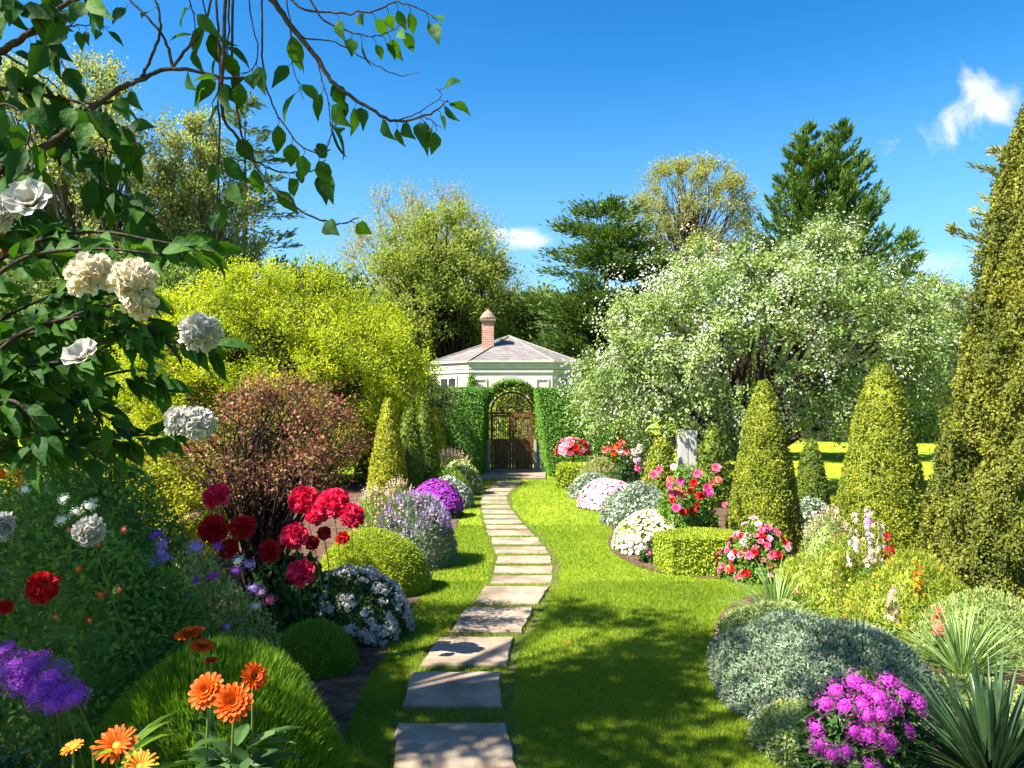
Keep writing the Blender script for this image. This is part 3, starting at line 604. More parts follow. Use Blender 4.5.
# ------------------------------------------------------------------ garden house behind the gate
def house():
    t = thing('garden_house', 'low cream garden house with a hipped grey-brown roof behind the gate', 'house', (0, 35, 0)); oy = 35
    PL = [(-1.7,32),(1.62,32),(2.86,33.3),(2.86,37),(1.6,38.6),(-1.7,38.6),(-3.45,37),(-3.45,33.5)]
    PL = [(x, y - oy) for x, y in PL]; cen = np.array([-.2, .2])
    off = lambda s: [tuple(cen + (np.array(p) - cen) * (1 + s / np.linalg.norm(np.array(p) - cen))) for p in PL]
    mb = MB(); prism(mb, PL, 0, 3.45); mb.build('wall', M['wall'], t)
    mb = MB(); prism(mb, off(.05), 3.28, 3.40); prism(mb, off(.07), 3.43, 3.53); mb.build('frieze', M['white'], t)
    mb = MB(); prism(mb, off(.09), 3.535, 3.70); mb.build('eave', M['white'], t)
    ap = (-.15, .2, 5.02); eo = off(.15); mb = MB(); v = [(x, y, 3.705) for x, y in eo] + [ap]
    mb.add(v, [[(i, (i+1) % 8, 8) for i in range(8)], [tuple(range(7, -1, -1))]]); rf = mb.build('roof', M['roof'], t)
    mb = MB()
    for x, y in eo:
        a = np.array([x, y, 3.72]); b = np.array(ap) + np.array([0, 0, .02]); tube(mb, [a, (a+b)/2, b], .045, 6)
    mb.build('hip_cap', M['lead'], rf)
    mb = MB()
    for i in range(8):
        a, b = np.array(eo[i]), np.array(eo[(i+1) % 8]); tube(mb, [(*a, 3.70), (*((a+b)/2), 3.70), (*b, 3.70)], .035, 6)
    mb.build('gutter', M['white'], rf)

    cx, cy = -1.02, -1.0; mb = MB(); box(mb, (cx - .25, cy - .25, 3.9), (cx + .25, cy + .25, 5.55)); ch = mb.build('chimney', M['brick'], t)
    mb = MB(); box(mb, (cx - .28, cy - .28, 3.9), (cx + .28, cy + .28, 4.28)); mb.build('flashing', M['white'], ch)
    mb = MB(); box(mb, (cx - .33, cy - .33, 5.55), (cx + .33, cy + .33, 5.63)); lathe(mb, [(.34,.08),(.36,.14),(.30,.22),(.27,.27),(.20,.36),(.10,.44),(.05,.50),(0,.53)], (cx, cy, 5.55), 14); mb.build('chimney_cap', M['terra'], ch)
    # arched window over the gate and its surround, recessed panels either side
    yf = -3.0
    def arch(mb, r0, r1, zc, y0, y1, x0=-.04, z0=1.2, n=20):
        prof = [(-1, z0 - zc)] ; ang = np.linspace(PI, 0, n)
        out = [(x0 - r1, z0)] + [(x0 + r1 * math.cos(a), zc + r1 * math.sin(a)) for a in ang] + [(x0 + r1, z0)]
        inn = [(x0 - r0, z0)] + [(x0 + r0 * math.cos(a), zc + r0 * math.sin(a)) for a in ang] + [(x0 + r0, z0)]; k = len(out)
        v = [(x, y0, z) for x, z in out] + [(x, y0, z) for x, z in inn] + [(x, y1, z) for x, z in out] + [(x, y1, z) for x, z in inn]
        mb.add(v, [[(i, i+1, k+i+1, k+i) for i in range(k-1)] + [(i, 2*k+i, 2*k+i+1, i+1) for i in range(k-1)] + [(k+i, k+i+1, 3*k+i+1, 3*k+i) for i in range(k-1)]])
    w = MB(); arch(w, .62, .80, 2.36, yf - .06, yf + .02); wf = w.build('window', surf_mat('grey_moulding', [(.30,.29,.27),(.40,.39,.37)], 5, .8), t)
    g = MB(); ang = np.linspace(PI, 0, 16); pts = [(-.04 - .62, yf - .012, 1.2)] + [(-.04 + .62 * math.cos(a), yf - .012, 2.36 + .62 * math.sin(a)) for a in ang] + [(-.04 + .62, yf - .012, 1.2)]
    g.add(pts, [[tuple(range(len(pts)))]]); g.build('pane', M['glass'], wf)
    b = MB()
    for a in (30, 60, 90, 120, 150):
        r = math.radians(a); tube(b, [(-.04, yf - .03, 2.36), (-.04 + .31 * math.cos(r), yf - .03, 2.36 + .31 * math.sin(r)), (-.04 + .62 * math.cos(r), yf - .03, 2.36 + .62 * math.sin(r))], .016, 4)
    for r_ in (.34,): tube(b, [(-.04 + r_ * math.cos(a), yf - .03, 2.36 + r_ * math.sin(a)) for a in np.linspace(0, PI, 14)], .014, 4)
    b.build('glazing_bar', M['white'], wf)
    for x0, x1 in ((-1.55, -1.0), (.95, 1.48)):
        m2 = MB()
        for lo, hi in (((x0, 2.98), (x1, 3.04)), ((x0, 1.3), (x1, 1.36)), ((x0, 1.363), (x0 + .06, 2.977)), ((x1 - .06, 1.363), (x1, 2.977))): box(m2, (lo[0], yf - .035, lo[1]), (hi[0], yf + .01, hi[1]))
        m2.build('wall_panel', M['white'], t)
    # side windows on the two slanting faces
    for (ax, ay), (bx, by) in (((1.62, 32), (2.86, 33.3)), ((-3.45, 33.5), (-1.7, 32))):
        a = np.array([ax, ay - oy]); b_ = np.array([bx, by - oy]); u = (b_ - a) / np.linalg.norm(b_ - a); nn = np.array([u[1], -u[0]]); mid = (a + b_) / 2
        q = lambda s, d, z: (*(mid + u * s + nn * d), z)
        fm = MB(); 
        for s0, s1, z0, z1 in ((-.5,.5,3.05,3.14),(-.5,.5,1.5,1.58),(-.5,-.42,1.583,3.047),(.42,.5,1.583,3.047),(-.03,.03,1.583,3.047)):
            v = [q(s0,.0,z0),q(s1,.0,z0),q(s1,.06,z0),q(s0,.06,z0),q(s0,.0,z1),q(s1,.0,z1),q(s1,.06,z1),q(s0,.06,z1)]
            fm.add(v, [[(0,3,2,1),(4,5,6,7),(0,1,5,4),(1,2,6,5),(2,3,7,6),(3,0,4,7)]])
        wo = fm.build('window', M['white'], t); g = MB(); g.add([q(-.42,.02,1.58),q(.42,.02,1.58),q(.42,.02,3.05),q(-.42,.02,3.05)], [[(0,1,2,3)]]); g.build('pane', M['glass'], wo)
    dp = MB(); tube(dp, [(2.80, -1.85, .0), (2.80, -1.85, 1.8), (2.80, -1.85, 3.3), (2.88, -1.95, 3.6)], .05, 8); dp.build('downpipe', M['white'], t)
house()
def creeper():
    mb = MB(); n = 2600; u = rng.random(n); p = np.column_stack([-1.62 + rng.normal(0, .11, n) * (1.1 - .5 * u), 31.84 + rng.normal(0, .07, n), u * 3.15]); scatter(mb, p, rnd(n) + np.array([0, 0, -.2]), np.array([0, -1, .3]) + rnd(n) * .7, rl(n, .09), .06)
    tube(mb, smooth_path([(-1.62, 31.9, 0), (-1.58, 31.9, 1.6), (-1.64, 31.9, 3.1)]), .02, 5); tag(mb.build('wall_creeper', M['mid_leaf']), 'narrow green creeper climbing the front corner of the cream house', 'climbing plant')
creeper()

# ------------------------------------------------------------------ gate, arch of ivy, jambs, landing
GY = 23.0
def gate():
    t = thing('garden_gate', 'arched double wooden gate with barred and fanned upper openwork', 'gate', (-.01, GY, 0)); hw, zs, r = .61, 1.66, .61
    for s in (-1, 1):
        fr = MB(); x = lambda a: s * a
        def bb(xa, xb, za, zb, y0=-.035, y1=.035, m=fr): box(m, (min(x(xa), x(xb)), y0, za), (max(x(xa), x(xb)), y1, zb))
        bb(.003, .085, .06, 1.62); bb(.53, hw - .003, .06, 1.62); bb(.088, .527, .06, .17); bb(.088, .527, .83, .93); bb(.088, .527, 1.56, 1.62); bb(.28, .34, .173, .827)
        lf = fr.build('gate_leaf', M['wood'], t)
        pn = MB(); bb(.088, .279, .172, .828, -.012, .012, pn); bb(.341, .527, .172, .828, -.012, .012, pn); bb(.12, .25, .22, .78, -.025, -.0125, pn); bb(.37, .50, .22, .78, -.025, -.0125, pn); pn.build('panel', M['wood'], lf)
        br = MB()
        for k in range(7): xa = .115 + k * .064; box(br, (x(xa) - .012, -.012, .932), (x(xa) + .012, .012, 1.558))
        br.build('bar', M['iron'], lf)
        h = MB(); tube(h, [(x(.05), -.036, .98), (x(.05), -.07, .98), (x(.05), -.07, 1.08), (x(.05), -.036, 1.08)], .009, 6); h.build('handle', M['iron'], lf)
    fm = MB(); box(fm, (-hw, -.04, 1.63), (hw, .04, 1.70))
    A = np.linspace(0, PI, 20)
    for rr, wd in ((r - .02, .03),): tube(fm, [(rr * math.cos(a), 0, 1.70 + rr * .95 * math.sin(a)) for a in A], wd, 6)
    fm.build('transom', M['wood'], t)
    ir = MB()
    for a in np.linspace(0.12, PI - .12, 17): tube(ir, [(0.10 * math.cos(a), 0, 1.72 + .1 * math.sin(a)), (.3 * math.cos(a + .05), 0, 1.70 + .3 * math.sin(a + .05)), (.57 * math.cos(a), 0, 1.70 + .55 * math.sin(a))], .011, 4)
    for rr in (.12, .3, .45): tube(ir, [(rr * math.cos(a), 0.012, 1.70 + rr * math.sin(a)) for a in np.linspace(0.03, PI - .03, 18)], .012, 4)
    for a in np.linspace(.2, PI - .2, 9): 
        c = np.array([.375 * math.cos(a), -.012, 1.70 + .375 * math.sin(a)]); tube(ir, [c + .055 * np.array([math.cos(b), 0, math.sin(b)]) for b in np.linspace(0, 2 * PI, 10)], .009, 4)
    ir.build('fanlight', M['iron'], t)
    for s, nm in ((-1, 'left'), (1, 'right')):
        mb = MB(); xa, xb = sorted((s * .625, s * .70)); box(mb, (xa, GY - .10, 0), (xb, GY + .10, .95)); xa, xb = sorted((s * .703, s * .98)); box(mb, (xa, GY - .05, 0), (xb, GY + .28, .84)); box(mb, (xa - .02, GY - .08, .843), (xb + .02, GY + .31, .90))
        tag(mb.build('gate_pier', M['stone_w']), f'low pale stone pier on the {nm} side of the wooden gate', 'gate pier')
gate()
def ivy_arch():
    mb = MB(); n = 9000; a = rng.random(n) * PI * 1.0; w = rng.random(n); R = .66 + .26 * w ** .8; side = rng.random(n) < .32
    x = np.cos(a) * R * (1 + .02 * lump(np.column_stack([a, w, a]), 9)); z = 1.70 + np.sin(a) * R
    s = np.sign(x); zz = .9 + rng.random(n) * .82; x = np.where(side, s * (.66 + .20 * w), x); z = np.where(side, zz, z)
    p = np.column_stack([x - .01, GY - .02 + (rng.random(n) - .5) * .46, z]); o = nrm(np.column_stack([x, np.where(rng.random(n) < .5, -.6, -.1), np.where(side, 0, z - 1.7)]))
    scatter(mb, p, o * .4 + rnd(n) * .7 + np.array([0, 0, -.3]), o + rnd(n) * .5, rl(n, .07), .05)
    tag(mb.build('ivy_arch', M['mid_leaf']), 'clipped arch of green ivy growing over the wooden gate', 'climbing plant')
    mb = MB()
    for s in (-1, 1): tube(mb, smooth_path([(s * .76, GY, 0), (s * .74, GY, 1.2), (s * .76, GY, 1.72)]), .025, 6)
    tube(mb, [(.76 * math.cos(q), GY, 1.7 + .76 * math.sin(q)) for q in np.linspace(0, PI, 16)], .02, 6); tag(mb.build('arch_support', M['bark_d']), 'thin dark hoop carrying the ivy over the gate', 'arch')
ivy_arch()
mb = MB(); a, b = G(476, 479.5), G(546, 479.5); prism(mb, [(-.88, a[1]), (.84, a[1]), (.98, GY - .13), (-.98, GY - .13)], -.02, .045); tag(mb.build('landing_slab', M['stone']), 'broad flat stone landing at the foot of the gate step', 'paving slab')
mb = MB(); box(mb, (-.98, GY - .125, -.02), (.98, GY + .6, .058)); tag(mb.build('gate_step', M['stone_w']), 'pale stone threshold step directly under the wooden gate', 'step')
def hedge(name, label, poly, h, n, L=.038, mat='hedge', lean=None):
    """clipped hedge: leaves over its faces and top, dark heart inside"""
    mb = MB(); poly = [np.array(p, float) for p in poly]; k = len(poly); cen = sum(poly) / k; per = [np.linalg.norm(poly[(i+1) % k] - poly[i]) * h for i in range(k)]
    A = abs(sum(poly[i][0] * poly[(i+1)%k][1] - poly[(i+1)%k][0] * poly[i][1] for i in range(k))) / 2; tot = sum(per) + A
    for i in range(k):
        m = int(n * per[i] / tot); a, b = poly[i], poly[(i+1) % k]; u = rng.random(m)[:, None]; xy = a * (1 - u) + b * u; e = (b - a) / np.linalg.norm(b - a); nn = np.array([e[1], -e[0]]); nn = nn if nn @ ((a+b)/2 - cen) > 0 else -nn
        z = rng.random(m) ** .95 * h; dep = .018 * lump(np.column_stack([xy, z]), 5, 1) - np.abs(rng.normal(0, .03, m)); p = np.column_stack([xy + nn * dep[:, None], z]); o = np.array([*nn, .1])
        scatter(mb, p, o * .3 + np.array([0, 0, .1]) + rnd(m) * .9, o * 1.5 + rnd(m) * .42 + np.array([0, 0, .3]), rl(m, L), L * .8)
    m = int(n * A / tot * 1.2); lo, hi = np.min(poly, 0), np.max(poly, 0); q = lo + (hi - lo) * rng.random((m * 2, 2)); q = q[inpoly(q, poly)][:m]; m = len(q)
    scatter(mb, np.column_stack([q, h - np.abs(rng.normal(0, .04, m)) + .025 * lump(np.column_stack([q, q[:, 0]]), 4)]), rnd(m) * .7 + np.array([0, 0, .7]), rnd(m) + np.array([0, 0, .3]), rl(m, L), L * .55)
    prism(mb, [cen + (p - cen) * .93 for p in poly], 0, h - .12)
    if lean:
        for v in mb.v: v[:, 0] += lean[1] * np.clip(v[:, 2] / h, 0, 1) * np.clip(1 - np.abs(v[:, 0] - lean[0]) / .7, 0, 1)
    return tag(mb.build(name, M[mat]), label, 'hedge')
hedge('clipped_hedge', 'tall square-cut dark green hedge left of the gate', [(-.84, 21.2), (-.76, 22.85), (-4.2, 22.85), (-4.2, 21.2)], 2.36, 60000, lean=(-.84, .10))
hedge('clipped_hedge', 'tall square-cut bright green hedge right of the gate', [(.98, 20.9), (3.5, 20.9), (3.5, 22.85), (.86, 22.6)], 2.33, 70000, lean=(.95, -.30))

mound('courtyard_shrub', 'sunlit yellow-green shrub seen through the bars of the gate', 'shrub', 0, 26.6, 1.3, .7, 2.3, 'yew', 9000, .09, .06, jit=.9)
# ------------------------------------------------------------------ topiary and yews
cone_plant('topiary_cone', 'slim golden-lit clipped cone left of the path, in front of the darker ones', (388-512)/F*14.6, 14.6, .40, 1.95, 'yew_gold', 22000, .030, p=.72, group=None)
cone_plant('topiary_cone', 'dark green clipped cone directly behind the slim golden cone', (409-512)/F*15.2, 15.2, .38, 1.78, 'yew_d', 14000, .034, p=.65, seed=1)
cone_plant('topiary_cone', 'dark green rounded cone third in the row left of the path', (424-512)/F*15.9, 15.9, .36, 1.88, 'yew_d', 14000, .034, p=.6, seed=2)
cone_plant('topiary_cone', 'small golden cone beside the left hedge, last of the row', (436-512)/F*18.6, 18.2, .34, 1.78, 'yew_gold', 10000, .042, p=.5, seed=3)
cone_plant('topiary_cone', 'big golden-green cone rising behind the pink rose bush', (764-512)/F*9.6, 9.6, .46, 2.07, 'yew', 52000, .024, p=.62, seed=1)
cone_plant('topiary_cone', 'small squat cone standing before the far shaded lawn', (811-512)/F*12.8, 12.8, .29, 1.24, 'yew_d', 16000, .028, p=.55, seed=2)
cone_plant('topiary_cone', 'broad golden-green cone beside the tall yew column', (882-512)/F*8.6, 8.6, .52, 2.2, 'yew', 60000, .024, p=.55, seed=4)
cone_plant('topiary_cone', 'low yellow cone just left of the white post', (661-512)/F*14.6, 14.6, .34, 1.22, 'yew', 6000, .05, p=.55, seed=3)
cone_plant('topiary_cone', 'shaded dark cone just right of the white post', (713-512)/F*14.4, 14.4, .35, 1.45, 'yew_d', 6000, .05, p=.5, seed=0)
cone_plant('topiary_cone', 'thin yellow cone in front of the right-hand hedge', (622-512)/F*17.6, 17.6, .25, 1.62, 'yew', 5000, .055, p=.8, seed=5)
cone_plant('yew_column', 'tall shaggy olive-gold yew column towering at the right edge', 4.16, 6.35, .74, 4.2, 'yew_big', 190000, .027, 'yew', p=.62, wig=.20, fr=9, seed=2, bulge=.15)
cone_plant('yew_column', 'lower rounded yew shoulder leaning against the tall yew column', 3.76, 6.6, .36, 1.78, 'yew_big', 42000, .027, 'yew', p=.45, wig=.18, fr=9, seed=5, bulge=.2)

# ------------------------------------------------------------------ left bed, far to near
def BX(px, Y): return (px - 512) / F * Y
mound('heuchera', 'airy plant with pink-tan flower plumes beside the left hedge', 'perennial', BX(452, 17.4), 17.4, .52, .45, .80, 'pale_leaf', 3500, .06, .03, blos=(('plume', 160, .05, 'spike', .5),))
mound('silver_mound', 'pale variegated mound nearest the gate in the left border', 'perennial', BX(459, 17.2)+.05, 16.6, .48, .45, .66, 'pale_leaf', 3500, .06, .035, blos=(('creamy_mix', 130, .05, 'flq', None),))
mound('clipped_mound', 'small smooth dark green dome between two pale mounds', 'shrub', BX(447, 15.6), 15.4, .50, .45, .62, 'box', 5000, .04, .02, lum=.05)
mound('candytuft', 'low dome flecked with white flowers behind the purple mound', 'perennial', BX(451, 14.6), 14.3, .44, .42, .54, 'silver_leaf', 3500, .045, .025, blos=(('white_petal', 240, .045, 'flq', .1),))
mound('purple_mound', 'violet and magenta flowering dome edging the left lawn', 'perennial', BX(435, 13.0), 13.0, .46, .45, .55, 'dark_leaf', 3500, .05, .03, blos=(('violet_petal', 900, .055, 'flq', .25), ('purple_petal', 700, .05, 'flq', .15)))
mound('lavender', 'grey-green mound with lilac-blue flower spikes along the left lawn', 'lavender', BX(414, 9.0), 9.0, .50, .55, .78, 'silver_leaf', 11000, .05, .013, blos=(('lilac_petal', 420, .022, 'spike', .35), ('pink_petal', 60, .03, 'flq', -.2)), out=.7, up=.5, jit=.45, kindl='rh')
mound('meadow_perennial', 'dusty green mound with reddish seed tops left of the lavender', 'perennial', BX(379, 9.0), 9.0, .42, .4, .78, 'pale_leaf', 6500, .05, .016, blos=(('plume', 120, .03, 'spike', .3), ('coral_petal', 30, .04, 'flq', 0)), out=.6, up=.6, jit=.5)
mound('astilbe', 'feathery tan plumes standing before the slim golden cone', 'perennial', BX(397, 10.6), 10.6, .28, .28, .72, 'pale_leaf', 2500, .05, .02, blos=(('plume', 150, .034, 'spike', .3),))
mound('clipped_mound', 'bright yellow-green clipped dome above the white candytuft', 'shrub', BX(372, 7.6), 7.65, .55, .5, .58, 'box_y', 26000, .030, .012, lum=.04, depth=.05)
t_can = mound('candytuft', 'dark green dome sprinkled with large white flower heads', 'perennial', BX(354, 6.05), 6.1, .40, .40, .50, 'dark_leaf', 7000, .035, .016, lum=.06)
def add_heads(host, label, cat, mesh_list, n, rx, ry, h, r, zmin=.1, tilt=.3, name='flower', seed=None):
    """turns a one-mesh mound into a thing whose flower heads are parts"""
    x, y = host.location.x, host.location.y; t = thing(host.name.split('.')[0], label, cat, (x, y, 0)); old = host.name; host.location = (0, 0, 0); host.parent = t
    for k in ('label', 'category'): 
        if k in host: del host[k]
    host.name = 'foliage'; t.name = old
    p, o = shell(n * 2, rx, ry, h, .05, 3, 1, .015, zmin); vis = (p[:, 1] < ry * .55); p, o = p[vis][:n], o[vis][:n]
    for q, nn in zip(p, o): place_head(t, mesh_list[rng.integers(len(mesh_list))], q + np.array([x, y, 0]), nrm(nn + rng.normal(size=3) * tilt + np.array([0, 0, .3])), r * (.75 + .5 * rng.random()), name)
    return t
H = {}
H['white_tuft'] = [head_cluster('white_petal', 26, .5, .45, 'flq') for _ in range(2)]
add_heads(t_can, 'dark green dome sprinkled with large white flower heads', 'perennial', H['white_tuft'], 98, .42, .42, .52, .050, .05, .25)
mound('clipped_mound', 'dark shaded grassy dome beside the white-flowered candytuft', 'shrub', BX(312, 5.3), 5.3, .29, .28, .30, 'needle_mound', 12000, .04, .006, lum=.04, kindl='tri', up=.6)
needle = mound('grassy_mound', 'large bright grass-like dome behind the orange flowers', 'shrub', -1.22, 3.3, .54, .52, .70, 'needle_mound', 60000, .050, .005, lum=.16, kindl='tri', out=.8, up=.55, jit=.35, depth=.05, c=True)

# back of the left bed
tree('golden_shrub', 'large feathery chartreuse shrub filling the left middle distance', [(108,395),(122,350),(150,312),(185,300),(210,282),(245,282),(262,262),(285,278),(315,268),(335,290),(365,290),(378,312),(408,322),(412,345),(436,352),(432,400),(415,440),(380,470),(300,488),(150,488),(100,450)], 18.6, 2.2, 285, 520, .66, 11, 30, .058, .038, 'chartreuse', 'bark_d', .09, 'shrub',
     trunks=[[P(285, 485, 18.6), P(240 + 25 * k, 450, 18.6 + (k % 3 - 1) * .4), P(170 + 52 * k, 350 + 12 * abs(k - 2), 18.6 + (k % 3 - 1) * .8)] for k in range(5)], up=.75, flat=1.0, twr=.004, droop=.15, spread=.10, inset=.5)
tree('gold_bush', 'sunlit yellow-green bush behind the dark rose shrub', [(30,450),(70,432),(130,425),(180,440),(222,470),(230,540),(200,580),(40,580)], 8.2, .9, 130, 260, .28, 9, 26, .036, .02, 'gold', 'bark_d', .04, 'shrub', up=.5, twr=.003, trunks=[[P(130, 570, 8.2), P(120, 530, 8.2), P(110 + 10 * k, 480, 8.2)] for k in range(3)])
tree('smoke_bush', 'burgundy-leaved shrub on several thin bare stems', [(197,470),(203,440),(222,412),(252,396),(288,387),(322,396),(350,416),(360,446),(352,480),(330,502),(290,512),(240,508),(212,495)], 6.0, .60, 262, 165, .21, 7, 8, .026, .018, 'burgundy', 'bark_d', .016, 'shrub',
     trunks=[[np.array([BX(262 + d, 6.0), 6.0 + e, 0]), P(256 + 1.5 * d + 4 * (k % 2), 560, 6.0 + e * 1.5), P(258 + 4 * d, 500, 6.0 + e * 2), P(265 + 6 * d, 420, 6 + e * 3)] for k, (d, e) in enumerate(((-7, .05), (-3, -.06), (0, .08), (4, -.04), (8, .03), (12, .0), (-10, -.02)))], up=.6, twr=.002, inset=.25, spread=.16)
tree('white_shrub', 'light green shrub with tiny white flowers against the left hedge', [(392,425),(398,400),(412,384),(430,374),(446,380),(456,396),(450,414),(430,428)], 19.8, .7, 432, 70, .34, 7, 16, .06, .035, 'pale_leaf', 'bark_d', .03, 'shrub', up=.4, twr=.004, trunks=[[(BX(432, 19.8), 19.8, 0), P(432, 440, 19.8), P(430, 400, 19.8)]],
     extra=lambda t, c, b: kind((lambda m: (scatter(m, c[rng.integers(len(c), size=420)] + rng.normal(size=(420, 3)) * .22, rnd(420), rnd(420), .055, .055, 'flq'), m.build('blossom', M['white_petal'], t))[1])(MB()), 'stuff'))

# dark foliage of the shaded corner
def leafy(name, label, cat, x, y, rx, ry, h, mat, n, L, Wd, **kw): return mound(name, label, cat, x, y, rx, ry, h, mat, n, L, Wd, kindl=kw.pop('kindl', 'leaf'), lum=kw.pop('lum', .18), depth=kw.pop('depth', .16), jit=.9, **kw)
leafy('rose_shrub', 'x', 'shrub', -2.15, 3.75, .85, .55, 1.33, 'mid_leaf', 22000, .036, .020)
rs = bpy.data.objects['rose_shrub']
def with_flowers(host, label, cat, specs, parent_stems='dark_leaf', stem=True, name='flower'):
    """specs: (mesh, px, py, Y, radius, facing)"""
    x, y = host.location.x, host.location.y; t = thing('holder', label, cat, (x, y, 0)); old = host.name; host.location = (0, 0, 0); host.parent = t
    for k in ('label', 'category', 'group'):
        if k in host: del host[k]
    host.name = 'foliage'; t.name = old; mb = MB()
    for (me, px, py, Y, r, nv) in specs:
        p = P(px, py, Y); place_head(t, me, p, nrm(np.array(nv, float) + rng.normal(size=3) * .15), r, name)
        if stem and r > .026: stem_to(mb, np.array([p[0] * .985 + rng.normal() * .03 - x, p[1] + .38 - y, max(.1, p[2] - .75)]), p - np.array([x, y, 0]) - nrm(np.array(nv, float)) * r * .15, .0035)
    if stem: mb.build('stem', M['stem'], t)
    return t
H['cream'] = head_pom('cream_petal', 150, .36, .40); H['white'] = head_pom('white_petal', 140, .38, .42); H['white_b'] = head_pom('white_petal', 110, .42, .46, .7); H['whiteopen'] = head_open('white_petal'); H['red'] = head_pom('red_petal', 110, .42, .46, .75)
H['crimson'] = head_pom('crimson_petal', 170, .30, .34, .7); H['crimson_b'] = head_pom('crimson_petal', 130, .36, .38, .75); H['orange_d'] = head_double('orange_petal', 6); H['daisy'] = head_daisy('orange_petal'); H['amber'] = head_daisy('amber_petal', 2, 15)
H['zinnia'] = head_daisy('orange_petal', 4, 16, .34)
for nm in ('hotpink', 'lilac', 'purple', 'magenta', 'rosepink', 'white', 'pink', 'coral', 'orange', 'creamy_mix', 'yellow', 'red', 'amber', 'blush'): m_ = nm + '_petal' if nm != 'creamy_mix' else nm; H['c_' + nm] = head_cluster(m_, 60, .30, .6); H['r_' + nm] = head_rose(m_)
fc = (0, -.9, .35); fu = (0, -.5, .8)
with_flowers(rs, 'dark rose shrub with one red and several white roses', 'rose bush',
  [(H['red'], 42, 588, 3.0, .062, fc), (H['white'], 90, 531, 3.05, .062, fc), (H['white_b'], 1, 526, 3.0, .058, fc), (H['c_creamy_mix'], 64, 499, 3.3, .028, fu), (H['c_creamy_mix'], 90, 506, 3.3, .034, fu), (H['c_creamy_mix'], 62, 520, 3.3, .030, fu), (H['c_creamy_mix'], 76, 512, 3.3, .024, fu),
   (H['c_coral'], 69, 530, 3.1, .015, fc), (H['c_coral'], 98, 544, 3.05, .014, fc), (H['c_coral'], 124, 530, 3.3, .016, fc), (H['c_orange'], 79, 569, 3.05, .014, fc), (H['c_orange'], 101, 595, 3.05, .020, fc), (H['c_coral'], 119, 590, 3.05, .014, fc), (H['c_amber'], 43, 454, 3.5, .03, fc), (H['c_amber'], 15, 472, 3.4, .03, fc), (H['c_amber'], 20, 482, 3.4, .024, fc), (H['c_orange'], 2, 474, 3.3, .03, fc),
   (H['c_creamy_mix'], 25, 489, 3.4, .026, fc), (H['c_coral'], 56, 617, 3.0, .014, fc), (H['red'], 5, 607, 3.0, .028, fc), (H['c_blush'], 73, 466, 3.7, .022, fc), (H['c_blush'], 90, 473, 3.7, .022, fc), (H['c_orange'], 90, 620, 3.0, .012, fc)])
leafy('leafy_shrub', 'warm green leafy shrub behind the dark rose shrub', 'shrub', BX(70, 5.4), 5.4, .95, .5, 1.52, 'mid_leaf', 12000, .045, .026)
leafy('ground_cover', 'low blue-green leafy clump in the shade behind the grassy dome', 'plant', -2.02, 4.05, .62, .42, .52, 'dark_leaf', 7000, .05, .034, face=.8)
leafy('ground_cover', 'dark leafy clump at the lower left corner under the purple phlox', 'plant', -1.62, 2.35, .46, .35, .66, 'dark_leaf', 6000, .05, .03)
vb = mound('verbena', 'x', 'perennial', BX(203, 4.35), 4.35, .46, .36, .93, 'pale_leaf', 8000, .036, .017, lum=.2, depth=.2, c=False, jit=.9)
with_flowers(vb, 'airy bush of lilac and purple verbena heads left of the smoke bush', 'perennial', [(H['c_' + c], px, py, 4.35 + dy - .32, r, fu) for c, px, py, dy, r in (
  ('purple',157,535,.1,.040),('lilac',163,544,0,.040),('lilac',161,552,0,.036),('lilac',165,558,0,.042),('lilac',152,565,-.05,.046),('lilac',130,562,0,.044),('lilac',121,557,.1,.034),('rosepink',134,574,0,.036),('lilac',196,547,.1,.050),('purple',218,547,.1,.032),('magenta',213,576,-.05,.036),('purple',196,581,-.05,.026),('purple',187,596,-.1,.034),('lilac',249,565,0,.034),('purple',236,571,0,.034),('lilac',254,589,0,.044),('rosepink',270,600,0,.036),('purple',160,629,-.15,.040),('lilac',162,650,-.2,.034),('purple',151,647,-.2,.03),('lilac',202,628,-.15,.024),('lilac',227,627,-.1,.026),('creamy_mix',238,561,0,.03),('pink',262,592,0,.03),('blush',256,606,0,.03))])
cb = leafy('peony_bush', 'x', 'shrub', BX(285, 5.9), 5.95, .36, .28, .62, 'dark_leaf', 4200, .07, .042, c=False)
with_flowers(cb, 'bush of large crimson double blooms around the smoke bush stems', 'shrub', [(H[k], px, py, Y, r, fc2) for k, px, py, Y, r, fc2 in (
  ('crimson',217,496,5.35,0.107,(-.3,-.6,.75)),('crimson',303,500,5.35,0.116,(-.2,-.6,.8)),('crimson',333,503,5.3,0.129,(0,-.6,.8)),('crimson',352,516,5.25,0.099,(.4,-.6,.6)),('crimson',318,514,5.3,0.095,(0,-.8,.5)),('crimson_b',295,536,5.3,0.099,fc),('crimson_b',301,573,5.2,0.099,fc),('red',343,538,5.2,.045,fc),('red',214,529,5.5,0.103,fc),('red',243,527,5.5,0.086,fc),('red',270,551,5.5,.08,fc),('red',312,543,5.4,.05,fc),('red',229,549,5.5,.07,fc),('red',324,533,5.4,.05,fc))])
ph = bpy.data.objects['ground_cover.001']
HP = head_cluster('purple_petal', 330, .17, .5, rough=.3)
with_flowers(ph, 'purple phlox heads in the shade at the left edge', 'phlox', [(HP, px, py, 2.45 + dy, r, fu) for px, py, dy, r in ((12,668,.1,.065),(30,668,.05,.065),(22,684,0,.06),(50,678,0,.06),(40,693,-.05,.055),(62,692,-.05,.055),(75,698,-.1,.045),(55,704,-.1,.04),(5,650,.25,.04))])
